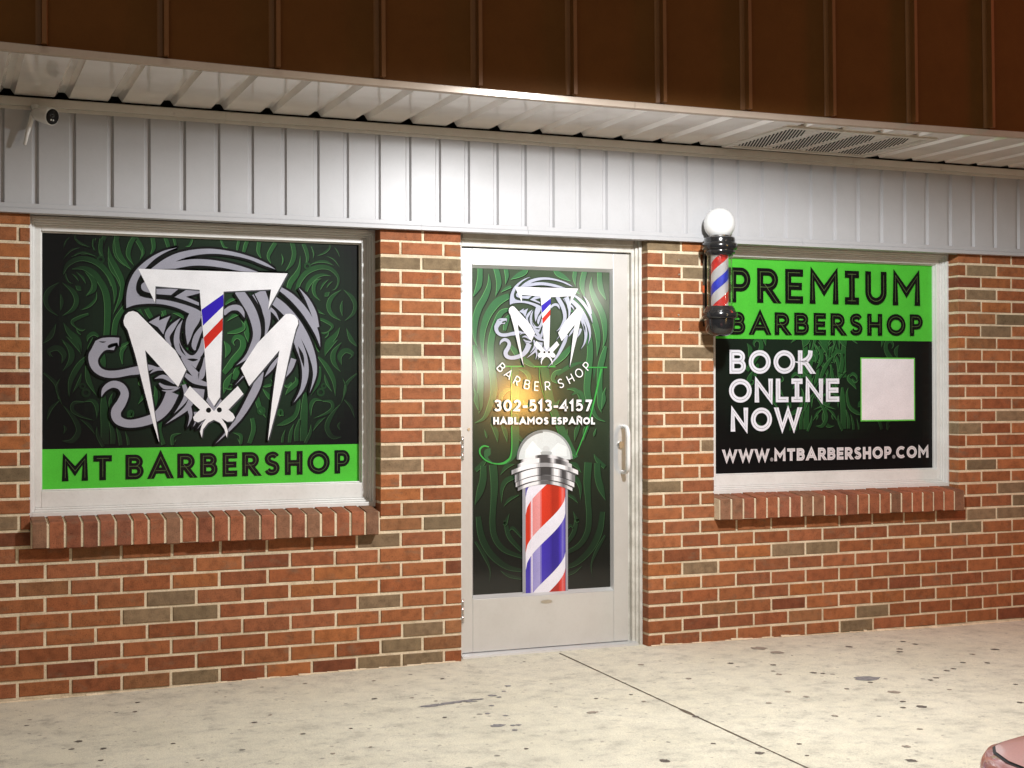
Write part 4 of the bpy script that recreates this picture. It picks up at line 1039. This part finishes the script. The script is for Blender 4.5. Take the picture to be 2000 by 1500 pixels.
# chrome rings: each a curved band cut into light and dark reflections
def chrome(yc, h, xl, xr, sag, cols):
    n = 40
    for k in range(n):
        u0, u1 = k/n, (k+1)/n
        def pt(u, dy): return wd(*z7(xl+(xr-xl)*u, yc+sag*(1-(2*u-1)**2)*-1+dy)[:2])
        u = (u0+u1)/2; c_ = cols[0][1]
        for (p, g), (p2, g2) in zip(cols, cols[1:]+[(1.0, cols[-1][1])]):
            if u >= p:
                w = max(0.0, min(1.0, (u-(p2-.07))/.07)) if p2 < 1 else 0
                c_ = g+(g2-g)*w
        pp.k = 20
        pp.poly([pt(u0, h), pt(u1, h), pt(u1, 0), pt(u0, 0)], rgb(c_, c_, c_+2), False)
    pp.lift(.00015)
chrome(748, 44, 672, 1172, 64, [(0, 90), (.07, 225), (.36, 70), (.62, 215), (.80, 90), (.92, 205)])
chrome(786, 62, 640, 1205, 70, [(0, 80), (.06, 228), (.40, 236), (.43, 70), (.65, 232), (.72, 66), (.86, 120), (.94, 200)])
chrome(842, 10, 625, 1225, 76, [(0, 60), (.3, 96), (.6, 52), (.85, 120)])
chrome(850, 44, 575, 1270, 80, [(0, 206), (.05, 130), (.12, 238), (.44, 150), (.64, 238), (.86, 150), (.94, 226)])
chrome(892, 10, 600, 1250, 80, [(0, 70), (.4, 44), (.8, 96)])
chrome(900, 76, 610, 1238, 80, [(0, 214), (.06, 54), (.12, 240), (.43, 62), (.66, 238), (.79, 66), (.90, 226), (.96, 120)])
chrome(972, 10, 615, 1232, 78, [(0, 90), (.2, 50), (.5, 110), (.8, 56)])
chrome(980, 46, 618, 1230, 78, [(0, 228), (.06, 80), (.12, 240), (.43, 84), (.66, 232), (.80, 92), (.92, 222)])
chrome(1024, 10, 630, 1220, 76, [(0, 70), (.3, 110), (.6, 60)])
chrome(1032, 34, 640, 1210, 74, [(0, 130), (.12, 232), (.43, 96), (.66, 214), (.82, 110), (.92, 214)])
pp.mb.build('barber_pole_picture', m_vdoor, door)
# threshold, handle, lock, hinges, small fittings
mb = MB(); prism(mb, [(.040, -.032), (.048, -.004), (.075, .0015), (.16, .0015), (.16, -.032)], .005, .914); mb.build('threshold', m_alu, frame)
mb = MB(); hx = .853
path = smooth([(hx, .098, 1.046), (hx, .066, 1.046), (hx-.002, .040, 1.036), (hx-.006, .022, 1.005), (hx-.006, .022, .935), (hx-.006, .022, .866), (hx-.002, .040, .836), (hx, .066, .826), (hx, .098, .826)], 6)
mb.tube(path, .0105, 14); mb.build('handle', m_white, door)
mb = MB()
def disc(mb, cx, cz_, r, y0, y1, n=24, r2=None):
    r2 = r2 or r; vs = [(cx+r*math.cos(2*math.pi*k/n), y0, cz_+r*math.sin(2*math.pi*k/n)) for k in range(n)]+[(cx+r2*math.cos(2*math.pi*k/n), y1, cz_+r2*math.sin(2*math.pi*k/n)) for k in range(n)]
    mb.idx(vs, [tuple(range(n)), tuple(range(2*n-1, n-1, -1))]+[(k, n+k, n+(k+1) % n, (k+1) % n) for k in range(n)])
disc(mb, .842, .957, .0165, .088, .099, r2=.019); lock = mb.build('lock_cylinder', m_steel, door)
mb = MB(); disc(mb, .055, 1.043, .0075, .094, .099); mb.build('screw_cover', m_steel, door)
mb = MB(); mb.idx([(.449+.030*math.cos(a_*.3142), .0955, .219+.0085*math.sin(a_*.3142)) for a_ in range(20)], [tuple(range(20))]); mb.build('maker_plate', m_steel, door)
for zc in (1.735, .955, .20):
    mb = MB()
    for k, (a, b) in enumerate(((-.055, -.020), (-.018, .018), (.020, .055))): mb.lathe([(.0068, zc+a), (.0068, zc+b)], .0195, .088, 14)
    mb.build('hinge', m_steel if zc < 1 else m_frame, door)

# ------------------------------------------------------------------ barber pole light on the pier
pole = empty('barber_pole', 'black barber pole lamp with white globe and striped cylinder on brick pier', 'barber pole', (1.270, -.122, 1.483))
def lathe_part(name, prof, m, parent, n=48, caps=True):
    mb = MB(); mb.lathe(prof, 0, 0, n, caps=caps); o = mb.build(name, m, parent)
    es = o.modifiers.new('edge', 'EDGE_SPLIT'); es.split_angle = R(40); return o
zb_ = 1.483
pr = [(.0, 2.105)]
pr = [(.0765*math.cos(R(a_)), 2.0275+.0775*math.sin(R(a_))) for a_ in range(-48, 90, 6)]+[(.001, 2.105)]
lathe_part('globe', [(r_, z-zb_) for r_, z in pr], m_globe, pole)
cap = [(.050, 1.968), (.052, 1.976), (.047, 1.977)]
lathe_part('globe_collar', [(r_, z-zb_) for r_, z in [(.047, 1.962), (.049, 1.975), (.0465, 1.977)]], m_steel, pole)
capp = [(.020, 1.962), (.068, 1.962), (.0735, 1.958), (.0755, 1.948), (.0755, 1.936), (.079, 1.934), (.084, 1.930), (.086, 1.922), (.086, 1.910), (.083, 1.902), (.074, 1.899), (.073, 1.893), (.075, 1.889), (.073, 1.882), (.066, 1.880), (.065, 1.872), (.02, 1.872)]
lathe_part('top_cap', [(r_, z-zb_) for r_, z in capp[::-1]], m_black, pole)
lathe_part('clear_tube', [(.0585, 1.875-zb_), (.0585, 1.625-zb_), (.0605, 1.625-zb_), (.0605, 1.875-zb_), (.0585, 1.875-zb_)], m_clear, pole, caps=False)
st = lathe_part('striped_cylinder', [(.0425, 1.624-zb_), (.0425, 1.876-zb_)], m_stripe, pole)
basep = [(.018, 1.483), (.034, 1.4845), (.050, 1.490), (.062, 1.502), (.069, 1.520), (.0715, 1.545), (.0725, 1.566), (.083, 1.568), (.086, 1.576), (.086, 1.592), (.083, 1.600), (.077, 1.603), (.076, 1.608), (.073, 1.611), (.0715, 1.618), (.067, 1.622), (.065, 1.628), (.02, 1.628)]
lathe_part('base_bowl', [(r_, z-zb_) for r_, z in basep], m_black, pole)
mb = MB(); mb.box(-.026, .026, .098, .120, 1.535-zb_, 1.935-zb_); mb.box(-.02, .02, .040, .099, 1.892-zb_, 1.934-zb_); mb.box(-.02, .02, .040, .099, 1.560-zb_, 1.60-zb_)
mb.build('wall_bracket', m_black, pole, .003)
mb = MB(); mb.box(-.0275, -.0262, .100, .117, 1.700-zb_, 1.735-zb_); mb.build('sticker', m_orange, pole)

# ------------------------------------------------------------------ security camera
sc_ = empty('security_camera', 'small white bullet security camera with black lens face under the soffit trim', 'security camera', (-1.868, -.06, 2.365))
def loc(p): return tuple(a-b for a, b in zip(p, (-1.868, -.06, 2.365)))
A = Vector((-1.868, -.062, 2.343)); B = Vector((-1.800, -.150, 2.318)); ax = (B-A).normalized()
mb = MB(); mb.tube([loc(A+ax*t) for t in (-.006, 0, .02, .06, .095, .100)], [.014, .023, .027, .033, .0345, .034], 28); body = mb.build('body', m_white, sc_)
mb = MB(); mb.tube([loc(A+ax*t) for t in (.0995, .1025)], [.0315, .031], 28); face = mb.build('lens_face', mat('smoked_lens', (.008, .007, .007), .35, spec=.2), sc_)
sd = ax.cross(Vector((0, 0, 1))).normalized(); su = sd.cross(ax)
for s_ in (-1, 1):
    mb = MB(); c_ = A+ax*.1022-su*.013+sd*.0055*s_; mb.tube([loc(c_), loc(c_+ax*.0012)], .0036, 12); mb.build('infrared_lamp', m_white, face)
mb = MB(); c_ = A+ax*.1022+su*.004; mb.tube([loc(c_), loc(c_+ax*.001)], .009, 18); mb.build('lens', m_glass_dark, face)
mb = MB(); mb.tube([loc((-1.878, -.066, 2.345)), loc((-1.884, -.07, 2.315)), loc((-1.9, -.076, 2.255)), loc((-1.909, -.08, 2.212))], [.0105, .0105, .0085, .006], 12); mb.build('antenna', m_white, sc_)
mb = MB(); mb.tube([loc((-1.868, -.045, 2.377)), loc((-1.868, -.05, 2.36)), loc((-1.872, -.062, 2.347))], [.018, .012, .010], 14); mb.build('mount', m_white, sc_)
# the small printed mark on the body side
mk = MB(); c0 = A+ax*.022-sd*.0252+su*.004
def mkp(u, v_): return loc(c0+ax*u+su*v_-sd*(.0006+u*.12))
for seg in (((0,-.004),(0,.004)), ((0,.004),(.005,-.004)), ((.005,-.004),(.005,.004)), ((.008,-.004),(.008,.004))):
    (u0,v0),(u1,v1) = seg; dn = .0007
    mk.face([mkp(u0-dn, v0), mkp(u0+dn, v0), mkp(u1+dn, v1), mkp(u1-dn, v1)])
mk.build('printed_mark', m_dark, body)

# ------------------------------------------------------------------ parked red car: only its bonnet corner reaches into the picture
m_car = mat('red_car_paint', (.85, .30, .31), .3, coat=1, coatr=.05)
v = coords(m_car); n1 = noise(m_car, v, 500, 2, .6)
lk(m_car, mix(m_car, 1.0, (.86, .30, .31, 1), ramp(m_car, n1, [(.3, (.85, .85, .85)), (.7, (1.12, 1.1, 1.1))]), 'MULTIPLY'), P(m_car).inputs['Base Color'])
m_rub = mat('black_rubber', (.02, .02, .02), .8); m_rim = mat('alloy_rim', (.5, .5, .52), .3, 1); m_cglass = mat('car_glass', (.015, .018, .02), .03)
m_lens = mat('headlamp_lens', (.75, .76, .78), .08, coat=1.0)
CX, CY, CZ = -.247, -4.42, -.16      # nose centre on the ground, car points to the shop
car = empty('parked_car', 'red car parked facing the shop, only its bonnet corner showing', 'car', (CX, CY, CZ))
car.location = (-.185, -4.495, CZ); car.rotation_euler = (0, 0, R(-8))
PLAN = [(0,.10),(.012,.30),(.04,.46),(.075,.56),(.108,.634),(.145,.702),(.167,.732),(.191,.765),(.213,.795),(.26,.83),(.34,.86),(.5,.88),(.8,.895),(1.2,.90),(2.2,.90),(3.3,.89),(3.9,.85),(4.2,.76),(4.32,.62),(4.36,.45)]
PLAN = smooth(PLAN, 5)
def topz(t): return .86+.05*(1-math.exp(-t/.07)) + .10*min(1, t/1.2)
def crown(u): return .030*(1-u*u) + .007*math.exp(-((abs(u)-.60)/.06)**2) + .008*math.exp(-((abs(u)-.84)/.05)**2)
mb = MB(); rings = []
for t, hw in PLAN:
    zt_ = topz(t); zl = .20+.14*math.exp(-t/.15)
    half = [(hw-.02, zl), (hw, zl+.10), (hw+.012, zl+.28), (hw+.004, zt_-.06), (hw-.004, zt_-.025), (hw-.008, zt_-.009), (hw-.016, zt_)]
    half += [((hw-.016)*u, zt_+crown(u)-crown(1)) for u in (.93, .82, .72, .64, .60, .56, .48, .3, .1)]
    pts = [(x, -t, z) for x, z in half]+[(-x, -t, z) for x, z in half[::-1]]
    rings.append(pts)
m = len(rings[0]); vs = [p for r_ in rings for p in r_]; fs = []
for k in range(len(rings)-1):
    for i_ in range(m): fs.append((k*m+i_, (k+1)*m+i_, (k+1)*m+(i_+1) % m, k*m+(i_+1) % m))
fs.append(tuple(range(m))); fs.append(tuple((len(rings)-1)*m+i_ for i_ in range(m-1, -1, -1)))
mb.idx(vs, fs, smooth=True); body = mb.build('body', m_car, car)
def hwat(t):
    for (a, p), (b, q) in zip(PLAN[:-1], PLAN[1:]):
        if a <= t <= b: return p+(q-p)*(t-a)/(b-a)
    return .9
def bonnet(inset, lift):
    out = []
    for t in (.05,.06,.08,.11,.14,.17,.20,.23,.27,.33,.42,.55,.75,1.0,1.2):
        hw = hwat(t)-.016-inset; row = []
        for k in range(-24, 25):
            u = k/24; x = u*hw; uu = x/(hwat(t)-.016); row.append((x, -t-inset, topz(t)+crown(uu)-crown(1)+lift))
        out.append(row)
    return out
def sheet(rows, name, m_, par):
    mb = MB(); n = len(rows[0]); vs = [p for r_ in rows for p in r_]
    mb.idx(vs, [(k*n+i_, k*n+i_+1, (k+1)*n+i_+1, (k+1)*n+i_) for k in range(len(rows)-1) for i_ in range(n-1)], smooth=True)
    return mb.build(name, m_, par)
sheet(bonnet(.004, .0018), 'shut_line', m_dark, body)
sheet(bonnet(.0066, .0036), 'bonnet', m_car, car)
# cabin
cab = [(1.15,.78,1.0,1.03),(1.75,.70,1.0,1.42),(2.3,.66,1.0,1.50),(3.0,.66,1.0,1.48),(3.6,.70,1.0,1.32),(4.1,.74,1.0,1.05)]
mb = MB(); vs = []; fs = []
for t, hw, zl, zh_ in cab:
    vs += [(hw+.08, -t, zl), (hw*.97, -t, zh_-.06), (hw*.75, -t, zh_), (0, -t, zh_+.015), (-hw*.75, -t, zh_), (-hw*.97, -t, zh_-.06), (-hw-.08, -t, zl)]
for k in range(len(cab)-1):
    for i_ in range(6): fs.append((k*7+i_, (k+1)*7+i_, (k+1)*7+i_+1, k*7+i_+1))
mb.idx(vs, fs, smooth=True); mb.build('cabin_glass', m_cglass, car)
mb = MB(); vs = []; fs = []
for t, hw, zl, zh_ in cab[1:5]: vs += [(hw*.98, -t, zh_-.05), (hw*.75, -t, zh_+.008), (0, -t, zh_+.024), (-hw*.75, -t, zh_+.008), (-hw*.98, -t, zh_-.05)]
for k in range(3):
    for i_ in range(4): fs.append((k*5+i_, (k+1)*5+i_, (k+1)*5+i_+1, k*5+i_+1))
mb.idx(vs, fs, smooth=True); mb.build('roof', m_car, car)
for sx_ in (-1, 1):
    for t in (.85, 3.45):
        mb = MB(); x = sx_*.83
        def wheel(r0, r1, w0, w1, mb):
            n = 28; vs = []
            for r_, xx in ((r0, -w0), (r1, -w1), (r1, w1), (r0, w0)):
                vs += [(x+xx, -t+r_*math.cos(2*math.pi*k/n), .32+r_*math.sin(2*math.pi*k/n)) for k in range(n)]
            mb.idx(vs, [(a*n+k, a*n+(k+1) % n, ((a+1) % 4)*n+(k+1) % n, ((a+1) % 4)*n+k) for a in range(4) for k in range(n)], smooth=False)
        wheel(.20, .32, .09, .10, mb); wh_ = mb.build('wheel', m_rub, car, .012)
        mb = MB(); wheel(.03, .198, .085, .085, mb); mb.build('rim', m_rim, wh_)
    mb = MB()
    mb.idx([(sx_*.60, -.075, .66), (sx_*.80, -.20, .68), (sx_*.81, -.26, .79), (sx_*.62, -.10, .78), (sx_*.60, -.16, .66), (sx_*.78, -.28, .68), (sx_*.78, -.30, .79), (sx_*.62, -.2, .78)],
           [(0,1,2,3),(4,7,6,5),(0,4,5,1),(1,5,6,2),(2,6,7,3),(3,7,4,0)]); mb.build('headlight', m_lens, car, .01)
